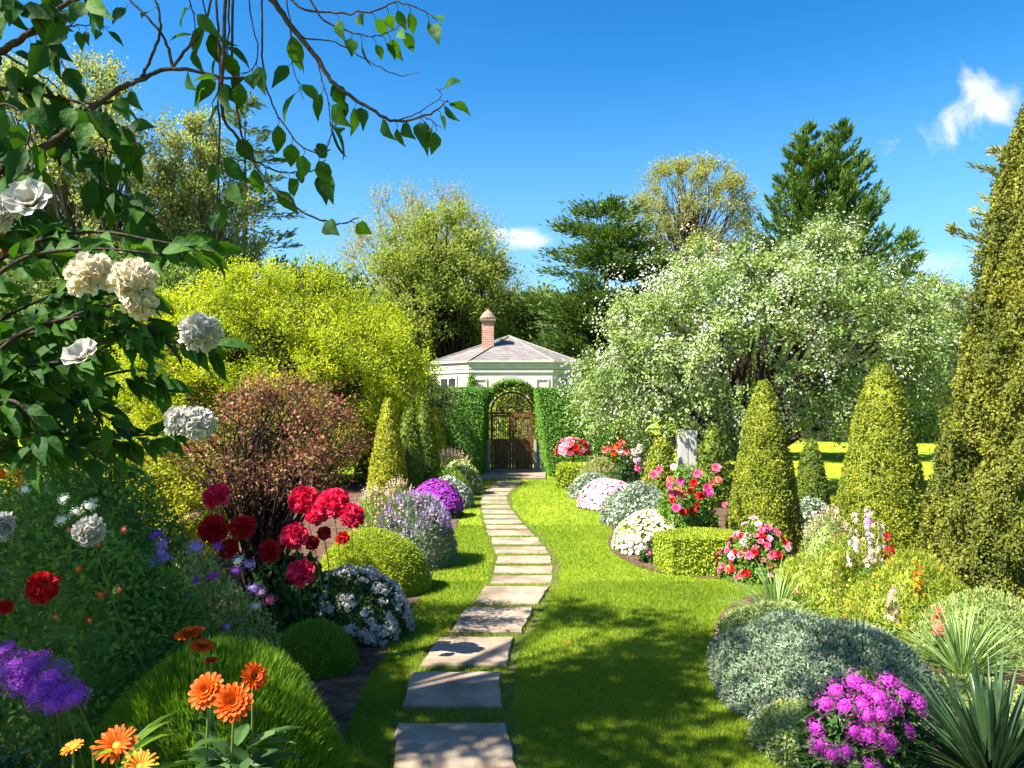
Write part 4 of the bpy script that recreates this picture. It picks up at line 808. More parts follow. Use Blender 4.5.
# orange flowers in front
def orange_plant(name, label, x, y, specs, leafn=40, lz=.55, mat='near_leaf', L=.13, Wd=.045):
    t = thing(name, label, 'flower', (x, y, 0)); mb, lb = MB(), MB()
    for me, px, py, Y, r, nv in specs:
        p = P(px, py, Y); place_head(t, me, p, nrm(np.array(nv, float)), r); q = p - np.array([x, y, 0]); b = np.array([rng.normal() * .03, rng.normal() * .03, 0]); m = (b + q) / 2 + rng.normal(size=3) * .02
        pth = smooth_path([b, m, q - nrm(np.array(nv, float)) * r * .05], 6); tube(mb, pth, np.linspace(.005, .0032, len(pth)), 6)
        k = 9; s = pth[rng.integers(3, len(pth) - 3, k)]; scatter(lb, s, rnd(k) + np.array([0, 0, .5]), np.array([0, 0, 1.]) + rnd(k) * .3, rl(k, L * .8), Wd * .8, 'big')
    a = rng.random(leafn) * 6.28; zz = lz * (.3 + .75 * rng.random(leafn)); s = np.column_stack([np.cos(a) * .03, np.sin(a) * .03, zz])
    scatter(lb, s, np.column_stack([np.cos(a), np.sin(a), .1 + .7 * rng.random(leafn)]), np.array([0, 0, 1.]) + rnd(leafn) * .3, rl(leafn, L), Wd, 'big')
    mb.build('stem', M['stem'], t); lb.build('leaf', M[mat], t); return t
orange_plant('orange_zinnia', 'tall orange double flowers in front of the bright grassy dome', -.70, 2.02, [(H['zinnia'], 208, 692, 2.0, .045, (-.2, -.75, .6)), (H['zinnia'], 234, 703, 1.95, .045, (.1, -.8, .5)), (H['zinnia'], 253, 677, 2.1, .036, (.6, -.5, .5))], 90, .84, 'dark_leaf', .12, .05)
orange_plant('orange_zinnia', 'dark orange blooms seen side on, behind the orange pair', -.88, 2.3, [(H['zinnia'], 190, 636, 2.3, .040, (-.1, -.2, .95)), (H['zinnia'], 202, 648, 2.28, .034, (.2, -.25, .9)), (H['zinnia'], 211, 662, 2.3, .022, (0, -.1, .95))], 46, .6)
orange_plant('gerbera', 'open orange daisy at the bottom edge with yellow buds', -.92, 1.86, [(H['daisy'], 117, 746, 1.85, .046, (.05, -.6, .8)), (H['amber'], 73, 749, 1.9, .026, (-.2, -.3, .9)), (H['amber'], 140, 767, 1.8, .038, (.2, -.5, .8)), (H['amber'], 93, 748, 1.95, .008, (.2, -.1, .9))], 50, .88, 'mid_leaf', .12, .018)
strap_plant('strap_plant', 'dark arching strap leaves in the shade at the bottom left', -1.30, 2.0, 60, .5, .022, 'dark_leaf', .25, 1.0, 1.0)

# ------------------------------------------------------------------ right border, far to near
hedge('low_box_hedge', 'low yellow-green clipped hedge at the foot of the right hedge', [(BX(556,18.0), 17.8), (BX(612,18.0), 17.6), (BX(616,18.6), 18.7), (BX(560, 18.6), 18.7)], .50, 7000, .05, 'box_y')
def standard_rose():
    x, Y = BX(573, 18.9), 18.9; t = thing('standard_rose', 'ball-headed pink and red rose standard before the right hedge', 'rose', (x, Y, 0)); mb = MB(); tube(mb, smooth_path([(0, 0, 0), (.02, 0, .4), (0, 0, .85)]), .018, 6); mb.build('stem', M['bark_d'], t)
    lb = MB(); dome(lb, 1800, .36, .34, .30, .06, .035, z0=.72, c=False, depth=.2); lb.build('foliage', M['mid_leaf'], t)
    p, o = shell(150, .40, .38, .34, .1, 3, 2, .05, -.2); f = o[:, 1] < .5; p, o = p[f][:70], o[f][:70]
    for q, nn in zip(p, o): place_head(t, H['r_' + ('rosepink', 'coral', 'red', 'pink')[rng.integers(4)]], q + np.array([x, Y, .74]), nn, .055 + .02 * rng.random())
standard_rose()
mound('salvia', 'loose grey-green spikes behind the low box hedge', 'perennial', BX(600, 17.0), 17.2, .45, .4, .66, 'pale_leaf', 3500, .08, .02, up=.8, blos=(('plume', 60, .04, 'spike', .4),))
mound('silver_mound', 'pale silver-green dome beside the low box hedge', 'perennial', BX(592, 16.0), 15.9, .48, .5, .50, 'silver_leaf', 5500, .045, .022, blos=(('white_petal', 420, .04, 'flq', None),))
mound('pink_mound', 'pink flowering dome bulging over the right lawn edge', 'perennial', BX(609, 14.1), 14.2, .52, .5, .52, 'dark_leaf', 4000, .045, .025, blos=(('pink_petal', 1500, .055, 'flq', .0), ('blush_petal', 500, .05, 'flq', None)))
mound('silver_mound', 'tall silver-green mound between the pink and the cream flowers', 'perennial', BX(640, 12.0), 12.2, .56, .6, .60, 'silver_leaf', 9000, .042, .02, blos=(('white_petal', 620, .034, 'flq', None),))
mound('cream_mound', 'cream and yellow flowering dome in front of the tall silver mound', 'perennial', BX(652, 9.7), 9.8, .46, .48, .50, 'pale_leaf', 5000, .04, .02, blos=(('creamy_mix', 900, .045, 'flq', .0), ('yellow_petal', 260, .04, 'flq', .4)))
pm = mound('pink_flower_clump', 'x', 'perennial', BX(658, 9.1), 9.05, .20, .16, .28, 'dark_leaf', 1300, .04, .022)
with_flowers(pm, 'small clump of pink flowers at the lawn edge below the cream dome', 'perennial', [(H['c_' + c], px, py, 8.9, .036, fc) for c, px, py in (('pink',641,541),('pink',650,536),('hotpink',650,553),('rosepink',654,534),('pink',636,548),('pink',645,548),('blush',630,540),('pink',658,545),('blush',638,533))], stem=False)
rr = mound('rose_bush', 'x', 'rose bush', BX(690, 9.5), 9.7, .40, .36, 1.0, 'mid_leaf', 7500, .045, .028, lum=.2, depth=.2, jit=.9)
with_flowers(rr, 'tall bush of red, pink and orange roses behind the clipped box', 'rose bush', [(H['r_' + c], px + rng.normal() * 1.2, py, 9.3 + rng.normal() * .05, r, fc) for c, px, py, r in [
  ('rosepink',655,475,0.045),('coral',669,480,0.037),('hotpink',679,482,0.045),('red',692,483,0.041),('rosepink',698,474,0.045),('rosepink',714,468,0.045),('coral',716,480,0.037),('hotpink',708,492,0.049),('red',700,496,0.045),('coral',675,493,0.049),('orange',689,491,0.037),('rosepink',670,494,0.041),('hotpink',676,508,0.045),('red',691,511,0.041),('red',683,512,0.037),('rosepink',725,505,0.033),('red',723,532,0.037),('rosepink',668,486,0.041),('coral',682,495,0.041),('hotpink',704,488,0.041),('red',672,500,0.033),('coral',711,483,0.033),('rosepink',660,470,0.037),('pink',675,467,0.033),('red',697,505,0.029),('orange',680,490,0.033)]], stem=False)
orb = mound('rose_bush', 'x', 'rose bush', BX(628, 15.3), 15.6, .34, .3, .75, 'dark_leaf', 3000, .05, .03, lum=.2, depth=.2)
with_flowers(orb, 'coral rose bush in front of the thin yellow cone', 'rose bush', [(H['r_' + c], px, py, 15.25, .06, fc) for c, px, py in (('coral',612,448),('orange',618,446),('coral',622,443),('orange',613,453),('blush',620,451),('coral',627,452),('blush',634,452),('pink',637,460),('hotpink',638,468),('blush',640,448),('coral',605,450))], stem=False)
hedge('low_box_hedge', 'knee-high clipped yellow-green box block in the right border', [(BX(657,8.45), 8.62), (BX(672,8.3), 8.28), (BX(735,8.2), 8.22), (BX(738,8.6), 8.7), (BX(690, 9.0), 9.0)], .40, 20000, .026, 'box_y')
pr = mound('rose_bush', 'x', 'rose bush', BX(762, 8.0), 8.15, .38, .34, .56, 'mid_leaf', 6500, .04, .025, lum=.2, depth=.16, jit=.9)
p_, o_ = shell(600, .40, .36, .62, .14, 3, 1, .04, .1); f_ = (o_[:, 1] < .35); p_, o_ = p_[f_][:85], o_[f_][:85]
with_flowers(pr, 'spreading bush of rose-pink flowers at the foot of the big cone', 'rose bush', [(H['r_' + ('rosepink', 'coral', 'rosepink', 'pink', 'red')[rng.integers(5)]], 512 + (q[0] + BX(762, 8.0)) / (q[1] + 8.15) * F, HOR - (q[2] - CH) / (q[1] + 8.15) * F, q[1] + 8.15, .022 + .016 * rng.random(), tuple(nn)) for q, nn in zip(p_, o_)], stem=False)
mound('variegated_shrub', 'white-edged grey shrub in the shade before the squat cone', 'shrub', BX(815, 10.6), 10.7, .36, .34, .52, 'silver_leaf', 3500, .06, .035, blos=(('white_petal', 300, .05, 'rh', None),))
mound('gold_mound', 'small bright yellow-green dome between pink roses and tall spikes', 'shrub', BX(806, 7.6), 7.65, .26, .24, .33, 'box_y', 7000, .03, .014, lum=.05)
def post():
    x, Y = BX(687, 14.9), 14.9; mb = MB(); box(mb, (-.17, -.10, .12), (.17, .10, 1.36)); box(mb, (-.21, -.14, 0), (.21, .14, .118))
    for k in range(2): box(mb, (-.15 + k * .16, -.109, .2), (-.01 + k * .16, -.1005, 1.27))
    tag(mb.build('garden_post', M['white'], loc=(x, Y, 0)), 'white painted post half hidden behind the red roses', 'post')
post()
# front right
leafy('meadow_clump', 'loose yellow-green clump behind the silver ground cover', 'perennial', BX(850, 6.5), 6.7, .50, .4, .62, 'meadow_leaf', 11000, .036, .011, kindl='rh', lum=.3, depth=.24, up=1.1, out=.4, blos=(('yellow_petal', 120, .018, 'flq', 0), ('coral_petal', 40, .022, 'flq', None)))
leafy('meadow_clump', 'yellow-green wildflower clump with orange tops before the yews', 'perennial', BX(912, 6.0), 6.0, .50, .38, .60, 'meadow_leaf', 11000, .036, .011, kindl='rh', lum=.3, depth=.24, up=1.1, out=.4, blos=(('amber_petal', 90, .018, 'flq', .2), ('orange_petal', 30, .02, 'flq', None)))
leafy('meadow_clump', 'green wildflower clump at the foot of the tall yew', 'perennial', BX(985, 5.4), 5.5, .48, .34, .46, 'pale_leaf', 9000, .034, .011, kindl='rh', lum=.3, depth=.24, up=1.1, out=.4, blos=(('yellow_petal', 50, .018, 'flq', .2),))
leafy('meadow_clump', 'tan-tipped airy clump beside the small bright dome', 'perennial', BX(832, 7.4), 7.5, .30, .3, .80, 'pale_leaf', 3500, .036, .012, kindl='rh', up=.8, blos=(('plume', 130, .02, 'spike', .3),))
def spike(name, label, px, ytop, Y, col, n=46, r=.022, col2=None):
    x = BX(px, Y); top = CH + (HOR - ytop) / F * Y; t = thing(name, label, 'flower', (x, Y, 0)); mb = MB(); lean = rng.normal() * .04; tube(mb, smooth_path([(0, 0, 0), (lean * .4, 0, top * .5), (lean, 0, top)]), np.linspace(.006, .003, 11), 5); mb.build('stem', M['stem'], t)
    b = MB(); u = .52 + .48 * rng.random(n); a = rng.random(n) * 6.28; rad = .032 * (1.25 - u) * 2.2; p = np.column_stack([lean * u + np.cos(a) * rad, np.sin(a) * rad, top * u]); nn = np.column_stack([np.cos(a), np.sin(a), np.full(n, .3)])
    scatter(b, p, np.cross(nn, rnd(n)), nn, rl(n, r * 2), r * 2, 'flo'); b.build('flower_spike', M[col], t)
    lb = MB(); k = 26; a = rng.random(k) * 6.28; scatter(lb, np.column_stack([rng.normal(0, .01, k), rng.normal(0, .01, k), rng.random(k) * top * .5]), np.column_stack([np.cos(a), np.sin(a), .5 + 0 * a]), np.array([0, 0, 1.]) + rnd(k) * .3, rl(k, .09), .022, 'leaf'); lb.build('leaf', M['mid_leaf'], t)
for lab, px, yt, Y, c in (('pale pink flower spike, shortest of those before the broad cone', 850, 514, 6.5, 'blush_petal'), ('pink-tipped white flower spike, tallest before the broad cone', 866, 509, 6.4, 'pink_petal'), ('cream flower spike just right of the pink-tipped one', 877, 510, 6.6, 'cream_petal'), ('creamy flower spike close to the dark red spike', 884, 520, 6.5, 'cream_petal'), ('dark red flower spike before the gap between the yews', 893, 533, 6.3, 'red_petal'), ('amber flower spike in front of the yew shoulder', 915, 566, 5.8, 'amber_petal'), ('low red flower spike rising over the strap leaves', 934, 608, 5.3, 'coral_petal'), ('dull pink flower spike behind the silver ground cover', 890, 588, 5.6, 'plume')): spike('flower_spike_plant', lab, px, yt, Y, c)
strap_plant('strap_plant', 'light green arching strap leaves behind the silver ground cover', BX(776, 6.5), 6.5, 130, .48, .015, 'strap', .02, 1.1, 1.05)
sg = mound('silver_ground_cover', 'broad grey-green cushion covered in tiny white flowers at the lawn edge', 'ground cover', 1.84, 4.75, .60, .82, .46, 'silver_leaf', 34000, .032, .012, lum=.13, fr=5, depth=.09, jit=.95, up=.4, blos=(('white_petal', 4200, .012, 'flo', None),))
mound('silver_ground_cover', 'pale leafy skirt of ground cover in front of the broad cushion', 'ground cover', 1.52, 4.05, .32, .36, .22, 'pale_leaf', 8000, .022, .012, lum=.15, depth=.1, blos=(('white_petal', 500, .010, 'flq', None),))
mound('ground_cover', 'low pale green ground cover between the dark rosettes at the right', 'ground cover', 2.55, 4.4, .62, .6, .17, 'pale_leaf', 12000, .026, .014, lum=.2, depth=.15)
mound('ground_cover', 'pale ground cover between the silver cushion and the light strap leaves', 'ground cover', 1.98, 6.0, .42, .55, .24, 'pale_leaf', 9000, .03, .014, lum=.25, depth=.15, blos=(('white_petal', 300, .014, 'flq', None),))
strap_plant('spiky_plant', 'dark green spiky rosette behind the magenta flowers', 2.0, 4.55, 150, .40, .024, 'yucca', .12, .35, 1.0)
strap_plant('spiky_plant', 'big dark spiky rosette at the lower right corner', 2.07, 3.45, 230, .52, .028, 'yucca', .10, .35, 1.05)
strap_plant('strap_plant', 'tall pale strap leaves between the dark rosettes and the yew', BX(962, 5.0), 5.0, 170, .48, .014, 'strap', .05, .7, .95)
mg = leafy('rhododendron', 'x', 'shrub', BX(872, 3.5), 3.62, .28, .26, .50, 'dark_leaf', 2600, .055, .024)
HM = [head_cluster('magenta_petal', 150, .21, .6, rough=.3) for _ in range(3)]
with_flowers(mg, 'magenta flowering shrub in front of the silver cushion', 'shrub', [(HM[k % 3], px, py, 3.32 + dy, r, (nx, -.6, nz)) for k, (px, py, dy, r, nx, nz) in enumerate((
 (854,682,.15,.058,-.1,.8),(836,690,.1,.050,-.4,.7),(868,690,.05,.050,0,.7),(888,682,.12,.052,.2,.8),(905,696,.08,.055,.5,.6),(880,698,.0,.058,.1,.6),(862,704,-.02,.045,-.1,.5),(845,706,0,.052,-.4,.5),(826,704,.08,.052,-.6,.5),(894,708,0,.045,.3,.5),(918,704,.08,.050,.7,.4),(868,716,-.05,.045,-.1,.4),(882,714,-.04,.05,.1,.4),(815,728,.05,.042,-.7,.3),(855,732,-.05,.042,-.2,.3),(868,736,-.08,.052,0,.3),(884,738,-.06,.048,.3,.3),(890,746,-.06,.04,.3,.2),(908,730,0,.04,.6,.2),(820,746,0,.05,-.6,.1),(832,754,-.05,.042,-.3,.1),(846,752,-.06,.042,0,.1),(870,768,-.08,.045,0,0)))])

# ------------------------------------------------------------------ blossom tree
def blos(t, c, b):
    m = MB(); n = 15000; i = rng.integers(len(c), size=n); jj = rng.normal(size=(700, 3)) * .26; c = np.vstack([c[rng.integers(len(c), size=700)] + jj]); i = rng.integers(700, size=n); o = nrm(c[i] - b); p = c[i] + o * .24 + rng.normal(size=(n, 3)) * .13; nn = nrm(o + rnd(n) * .8 + np.array([0, -.3, .3])); scatter(m, p, np.cross(nn, rnd(n)), nn, rl(n, .056, .45), .056, 'flo'); kind(m.build('blossom', M['blossom_petal'], t), 'stuff')
BT = 16.5
tree('blossom_tree', 'spreading tree covered in white blossom behind the right border', [(582,392),(588,362),(600,330),(622,304),(648,286),(664,268),(690,248),(712,240),(738,262),(764,250),(786,226),(812,236),(834,252),(852,266),(884,262),(905,276),(938,300),(958,332),(950,372),(925,395),(900,412),(862,428),(820,430),(770,424),(745,428),(720,466),(700,456),(680,468),(655,456),(632,450),(604,428)], BT, 2.4, 742, 250, .64, 11, 36, .066, .044, 'blossom_leaf', 'bark_d', .13, 'tree',
     trunks=[[(BX(742, BT), BT, -.05), P(742, 455, BT), P(735, 420, BT), P(700, 360, BT)], [(BX(742, BT) + .03, BT, -.05), P(748, 455, BT + .1), P(765, 410, BT + .2), P(785, 290, BT + .3)], [(BX(742, BT) - .02, BT + .05, 0), P(746, 450, BT - .1), P(790, 405, BT + .3), P(850, 365, BT + .9)]], up=.3, flat=.9, droop=.35, twr=.004, extra=blos, keep=.3, inset=.35, spread=.085)

# ------------------------------------------------------------------ trees of the distance
def bt(*a, **k): return tree(*a, **k)
bt('birch_tree', 'tall light-leaved tree at the far left behind the branches', [(-90,230),(-80,120),(-30,70),(30,72),(70,88),(105,72),(140,85),(168,130),(192,190),(190,260),(150,290),(60,300),(-60,300)], 30, 3.2, 90, 300, 1.0, 8, 22, .135, .09, 'birch_leaf', 'bark_l', .22, up=.6, twr=.007, trunks=[[(BX(95,30),30,0), P(95,330,30), P(100,200,30), P(105,100,30)], [(BX(20,30),31,0), P(20,320,31), P(10,200,31), P(0,110,31)]])
conifer('larch_tree', 'tall open blue-green conifer with level branches, left of centre', BX(245, 34), 34, 15.2, 4.7, 'conifer_blue', 2.0, 22, 8, .12, .34, .09, lambda t: (1 - t) ** .5 * (.55 + .5 * (1 - t)), 'bark', .25, droop=.02, hole=.12)
bt('poplar_tree', 'pale slim tree with twin spires in front of the blue-green conifer', [(150,290),(152,220),(170,170),(186,120),(197,114),(204,130),(214,114),(226,150),(250,195),(262,250),(258,290)], 31, 1.8, 205, 170, .8, 7, 20, .125, .08, 'birch_leaf', 'bark_l', .15, up=1.2, twr=.01)
bt('bare_tree', 'pale greyish spring tree, left of the house and behind the olive one', [(348,330),(345,270),(360,225),(385,192),(410,186),(432,205),(450,196),(478,215),(500,245),(522,280),(528,330)], 60, 5, 425, 210, 1.5, 9, 14, .14, .09, 'spring_pale', 'bark_l', .3, inset=.2, up=.8, twr=.012, flat=1.0)
bt('olive_tree', 'rounded olive-green tree standing left behind the house', [(385,350),(372,300),(378,260),(400,232),(430,216),(460,216),(488,236),(506,262),(522,300),(520,345),(480,370),(420,370)], 48, 5, 448, 270, 1.3, 8, 24, .17, .11, 'olive_leaf', 'bark_d', .3, up=.6, twr=.010, trunks=[[(BX(448,48),48,0), P(448,370,48), P(440,300,48), P(420,250,48)], [(BX(450,48),48.3,0), P(452,360,48.3), P(478,300,48.3), P(495,260,48.3)]])
bt('olive_tree', 'smaller green tree directly behind the chimney of the house', [(470,345),(478,318),(498,300),(520,300),(545,292),(566,310),(575,345),(560,365),(490,365)], 52, 3.5, 520, 170, 1.2, 7, 12, .26, .17, 'wood_leaf', 'bark_d', .25, up=.4, twr=.02)
# cedar in tiers
def cedar():
    conifer('cedar_tree', 'dark tiered cedar between the house and the bare round tree', BX(606, 43), 43, 13.0, 5.0, 'cedar', 2.0, 12, 15, .16, .34, .11, lambda t: (1 - t) ** .62 * .85 + .20, 'bark_d', .35, hole=.12, dens=3.0, droop=.0, level_jit=.55, clump=.35)
    bt('woodland_tree', 'dark green tree filling the gap between house roof and cedar', [(540,360),(535,330),(555,305),(590,290),(630,290),(655,320),(655,365)], 45, 3, 600, 110, 1.0, 8, 12, .26, .14, 'cedar', 'bark_d', .3, up=.2, twr=.018, flat=.5)
cedar()
bt('bare_tree', 'round-crowned tree with thin spring leaf between the two dark conifers', [(626,240),(630,205),(645,182),(665,168),(690,164),(715,172),(735,186),(750,210),(752,245),(742,275),(715,300),(660,300),(635,275)], 52, 4.2, 690, 210, 1.05, 9, 18, .125, .085, 'spring_leaf', 'bark', .17, up=.7, twr=.009, trunks=[[(BX(690,52),52,0), P(690,360,52), P(688,300,52), P(690,200,52)]], low=.4, high=.95, topf=.9, inset=.3)
conifer('fir_tree', 'big dense dark green conifer with upswept branches', BX(822, 46), 46, 18.3, 5.3, 'conifer', 3.0, 30, 12, .55, .36, .10, lambda t: (1 - t) ** .62 * (.55 + .45 * min(1, (1 - t) * 1.6)), 'bark_d', .35, tops=((-.9, 0, .99), (1.1, .2, 1.0)), dens=1.6)
conifer('cedar_sapling', 'thin dark conifer tip rising over the blossom tree', BX(908, 30), 30, 8.4, 1.6, 'conifer', 1.0, 20, 7, .3, .30, .08, lambda t: (1 - t) ** .9, 'bark_d', .12, hole=.1)
conifer('larch_tree', 'pale yellow-green conifer partly behind the tall yew column', BX(1002, 31), 31, 12.0, 3.4, 'conifer_pale', 1.0, 20, 8, .34, .34, .09, lambda t: (1 - t) ** .7 + .06, 'bark', .2, hole=.1)
mound('far_shrub', 'long rounded olive hedge beyond the blossom tree at the right', 'hedge', BX(955, 46), 47, 5.5, 3, 7.8, 'olive_leaf', 9000, .3, .2, lum=.08)
bt('woodland_tree', 'dark green tree mass behind the blossom tree, right of the fir', [(860,430),(850,360),(870,330),(910,330),(960,345),(1010,340),(1060,350),(1080,425),(960,432)], 58, 4, 950, 200, 1.6, 7, 10, .34, .24, 'wood_leaf', 'bark_d', .3, twr=.02)
bt('woodland_tree', 'dark tree beyond the far lawn under the blossom tree', [(700,425),(690,380),(730,350),(790,345),(840,360),(860,425),(780,430)], 62, 4, 780, 170, 1.6, 7, 10, .36, .25, 'wood_leaf', 'bark_d', .3, twr=.02)
bt('woodland_tree', 'broad green tree low behind the chartreuse shrub', [(250,400),(240,320),(280,280),(330,270),(372,290),(392,330),(390,400)], 40, 4, 320, 230, 1.3, 7, 11, .27, .18, 'wood_leaf', 'bark_d', .3, twr=.02)
bt('woodland_tree', 'dark tree behind the roses at the far left', [(-120,420),(-130,330),(-80,270),(-10,250),(60,260),(120,255),(180,270),(230,280),(250,330),(240,410)], 25, 3, 60, 330, 1.0, 7, 12, .20, .13, 'wood_leaf', 'bark_d', .25, twr=.014)
bt('woodland_tree', 'dark green tree added close behind the blossom tree to shade the far lawn', [(690,400),(700,330),(740,295),(800,290),(850,320),(870,385),(850,420),(760,425)], 29, 3, 775, 170, 1.0, 7, 12, .22, .14, 'wood_leaf', 'bark_d', .25, twr=.012)  # extra tree, mostly hidden, put in to throw shade on the far lawn
def woodland():
    mb = MB(); n = 30000; x = rng.uniform(-95, 110, n); hgt = 7.5 + 2.2 * np.sin(x * .21) + 1.4 * np.sin(x * .53 + 1) + .8 * np.sin(x * 1.3); z = rng.random(n) ** .7 * hgt; p = np.column_stack([x, 78 + rng.normal(0, 2, n) + 2 * np.sin(x * .6), z]); scatter(mb, p, rnd(n), rnd(n) + np.array([0, -.3, .4]), rl(n, .75), .5)
    kind(mb.build('woodland', M['wood_leaf']), 'stuff')
woodland()

# ------------------------------------------------------------------ overhanging branches at the upper left
def near_tree():
    base = np.array([-3.1, 2.5, 0]); t = thing('overhanging_tree', 'leafy tree at the left whose bare twigs hang into the upper left', 'tree', tuple(base)); mt, ml = MB(), MB(); b0 = base
    W_ = lambda pts, Y: np.array([P(px, py, Y + dy) for px, py, dy in [(p + (0,))[:3] for p in pts]]) - b0
    tube(mt, smooth_path([(0, 0, -.05), (.05, .05, 1.2), (-.05, .1, 2.4), (-.6, .5, 3.6), (-1.2, 1.0, 5.0)]), np.linspace(.15, .06, 21), 12)
    def twig(pts, Y, r0, r1=.002, nl=0, L=.075, hang=.8, kindl='big', side=6, from_trunk=False, W=.62, u0=.15, join=None):
        q = W_(pts, Y)
        if from_trunk: q = np.vstack([[(-.05 if join is None else join[0], .1 if join is None else join[1], 2.2 if join is None else join[2])], q])
        q = smooth_path(q, 6); q = q + rng.normal(size=q.shape) * .0016; tube(mt, q, np.linspace(r0, r1, len(q)), side)
        if nl:
            u = u0 + (1 - u0) * (np.arange(nl) + rng.random(nl) * .8) / nl; s = np.clip((u * (len(q) - 1)).astype(int), 0, len(q) - 2); p = q[s]; tg = nrm(q[s + 1] - q[s]); sd = np.cross(tg, rnd(nl))
            d = nrm(tg * .4 + nrm(sd) * .8 + np.array([0, 0, -hang])); nn = rnd(nl) * .7 + np.array([-.15, -.75, .35])
            for i in range(nl): tube(mt, [p[i], p[i] + d[i] * .012 + tg[i] * .006, p[i] + d[i] * .025], [.0013, .0011, .001], 3, cap=False)
            scatter(ml, p + d * .023, d, nn, rl(nl, L, .32), rl(nl, L * W, .2), kindl)
    Y = 2.3
    # main limbs, entering from the left
    twig([(-60,190),(3,165),(33,153),(60,137),(90,110),(117,90),(140,80),(173,68),(213,75),(250,80)], Y, .016, .003, 7, from_trunk=True)
    twig([(-60,92),(0,52),(25,37),(67,3),(90,-20)], Y, .015, .006, 5, from_trunk=True, L=.085)
    twig([(-60,85),(0,88),(33,93),(67,100),(100,103),(130,98)], Y+.05, .008, .003, 8, from_trunk=True)
    for pts in ([(173,68),(190,45),(205,25),(212,-10)], [(140,80),(150,60),(160,30),(157,5),(150,-20)], [(173,68),(165,40),(145,15),(120,-10)]): twig(pts, Y, .005, .003, 1, u0=.6)
    # hanging twigs; their limbs run above the frame
    ov = [(-300,-20),(-160,-60),(60,-80),(180,-75),(300,-40)]
    twig(ov, Y, .018, .007, 14, from_trunk=True, join=(-.05, .1, 2.4))
    twig([(180,-75),(262,-10),(290,25),(315,55),(335,85),(365,105),(395,121),(430,114),(448,100)], Y, .010, .0018, 10, u0=.45)
    twig([(395,121),(420,112),(441,96),(436,88)], Y, .002, .001, 3, L=.07)
    twig([(425,117),(436,124),(442,128)], Y, .0016, .001, 2, L=.08)
    twig([(216,-75),(217,0),(219,60),(219,150),(217,200),(221,215)], Y, .0042, .0016, 5, u0=.3)
    twig([(228,-60),(224,40),(222,110),(240,140),(255,165),(275,190),(310,215),(340,224),(358,218)], Y, .0060, .002, 6, u0=.15)
    twig([(238,-60),(232,60),(245,145),(262,165),(285,172),(315,170),(326,160)], Y+.05, .0042, .0015, 6, u0=.4)
    twig([(262,-50),(262,30),(264,75),(275,110),(300,145),(322,153),(330,140),(333,120)], Y, .0034, .0014, 7, u0=.4)
    twig([(230,-50),(228,30),(222,80),(212,110),(222,170),(232,190)], Y-.05, .0030, .0012, 3, u0=.4)
    twig([(285,-40),(290,20),(292,60),(303,100)], Y, .0024, .001, 5, u0=.4)
    twig([(240,-40),(252,20),(257,60),(240,75),(205,80)], Y, .0026, .001, 6, u0=.5)
    twig([(315,55),(322,80),(329,105),(332,128),(342,112)], Y, .0026, .001, 4, u0=.2, L=.08)
    twig([(250,-60),(292,2),(330,12),(370,12),(398,2),(425,12),(438,20)], Y, .0040, .0012, 9, u0=.35, L=.06)
    twig([(300,-30),(320,15),(350,32),(375,36),(392,30),(410,20)], Y, .0034, .001, 7, u0=.35, L=.06)
    twig([(290,25),(305,38),(335,42),(370,62),(398,75),(418,73)], Y, .0028, .001, 0)
    twig([(190,-60),(205,10),(215,35),(230,50)], Y, .003, .001, 5, u0=.3)
    twig([(150,-60),(185,-10),(195,25),(188,50)], Y, .003, .001, 3, u0=.3)
    # clumps at the left
    for pts, n, L in (([(-30,0),(20,10),(45,30),(60,60),(70,80)], 8, .10), ([(0,52),(30,70),(55,85),(75,110)], 9, .095), ([(25,37),(60,28),(85,25),(110,28)], 8, .05), ([(33,93),(45,110),(60,125),(72,150)], 9, .09), ([(60,137),(80,150),(105,150),(130,160)], 10, .09), ([(90,110),(108,122),(130,130),(140,150)], 9, .085), ([(-10,110),(10,105),(30,130),(20,165),(30,178)], 9, .10), ([(60,140),(90,170),(115,190),(150,215),(190,240),(215,248)], 13, .085), ([(85,165),(110,185),(130,200),(150,225),(160,245)], 12, .085), ([(-30,125),(0,140),(20,150),(40,160)], 9, .10), ([(67,100),(85,105),(95,120)], 6, .08), ([(0,170),(20,200),(40,215),(70,235)], 9, .09), ([(-20,-20),(10,-5),(40,-10),(70,20)], 9, .10), ([(70,3),(95,-5),(60,40)], 5, .10)): twig(pts, Y + rng.normal() * .10, .004, .001, n, L, u0=.1)
    mt.build('branch', M['bark_d'], t, smooth=True)
    # the crown above and left, out of the picture, that shades the corner
    nb, nl = 0, []
    cen = rnd(760); cen = cen * (rng.random((760, 1)) ** .38) * np.array([3.4, 2.6, 1.2]) + np.array([-4.9, 2.75, 5.15])
    ok = np.array([not ((q[0] / q[1] * F + 512 > -40) and (HOR - (q[2] - CH) / q[1] * F > -70)) if q[1] > .2 else True for q in cen]); cen = cen[ok]; sd_ = np.array(SUN_DIR)
    for g in ((-.92, 3.45, .5), (1.15, 4.5, .3), (1.36, 3.3, .6), (2.7, 5.0, .3), (-.95, 1.85, .9), (-1.12, 2.1, 2.05), (-1.3, 4.4, .6), (-1.0, 5.3, 1.05), (-1.2, 6.2, .45), (-1.9, 6, 1.7), (-1.85, 4.2, .8)):  # crown shaped for the light: clusters cut along sun rays to these spots
        q = cen - np.array(g); cen = cen[np.linalg.norm(q - (q @ sd_)[:, None] * sd_, axis=1) > (.62 if g[1] > 5 else .45)]
    cen = cen[:320] - b0
    mb2 = MB(); tr = [[(-.6, .5, 3.6), (-1.0, .8, 4.4), (-1.2, 1.0, 5.0)]]
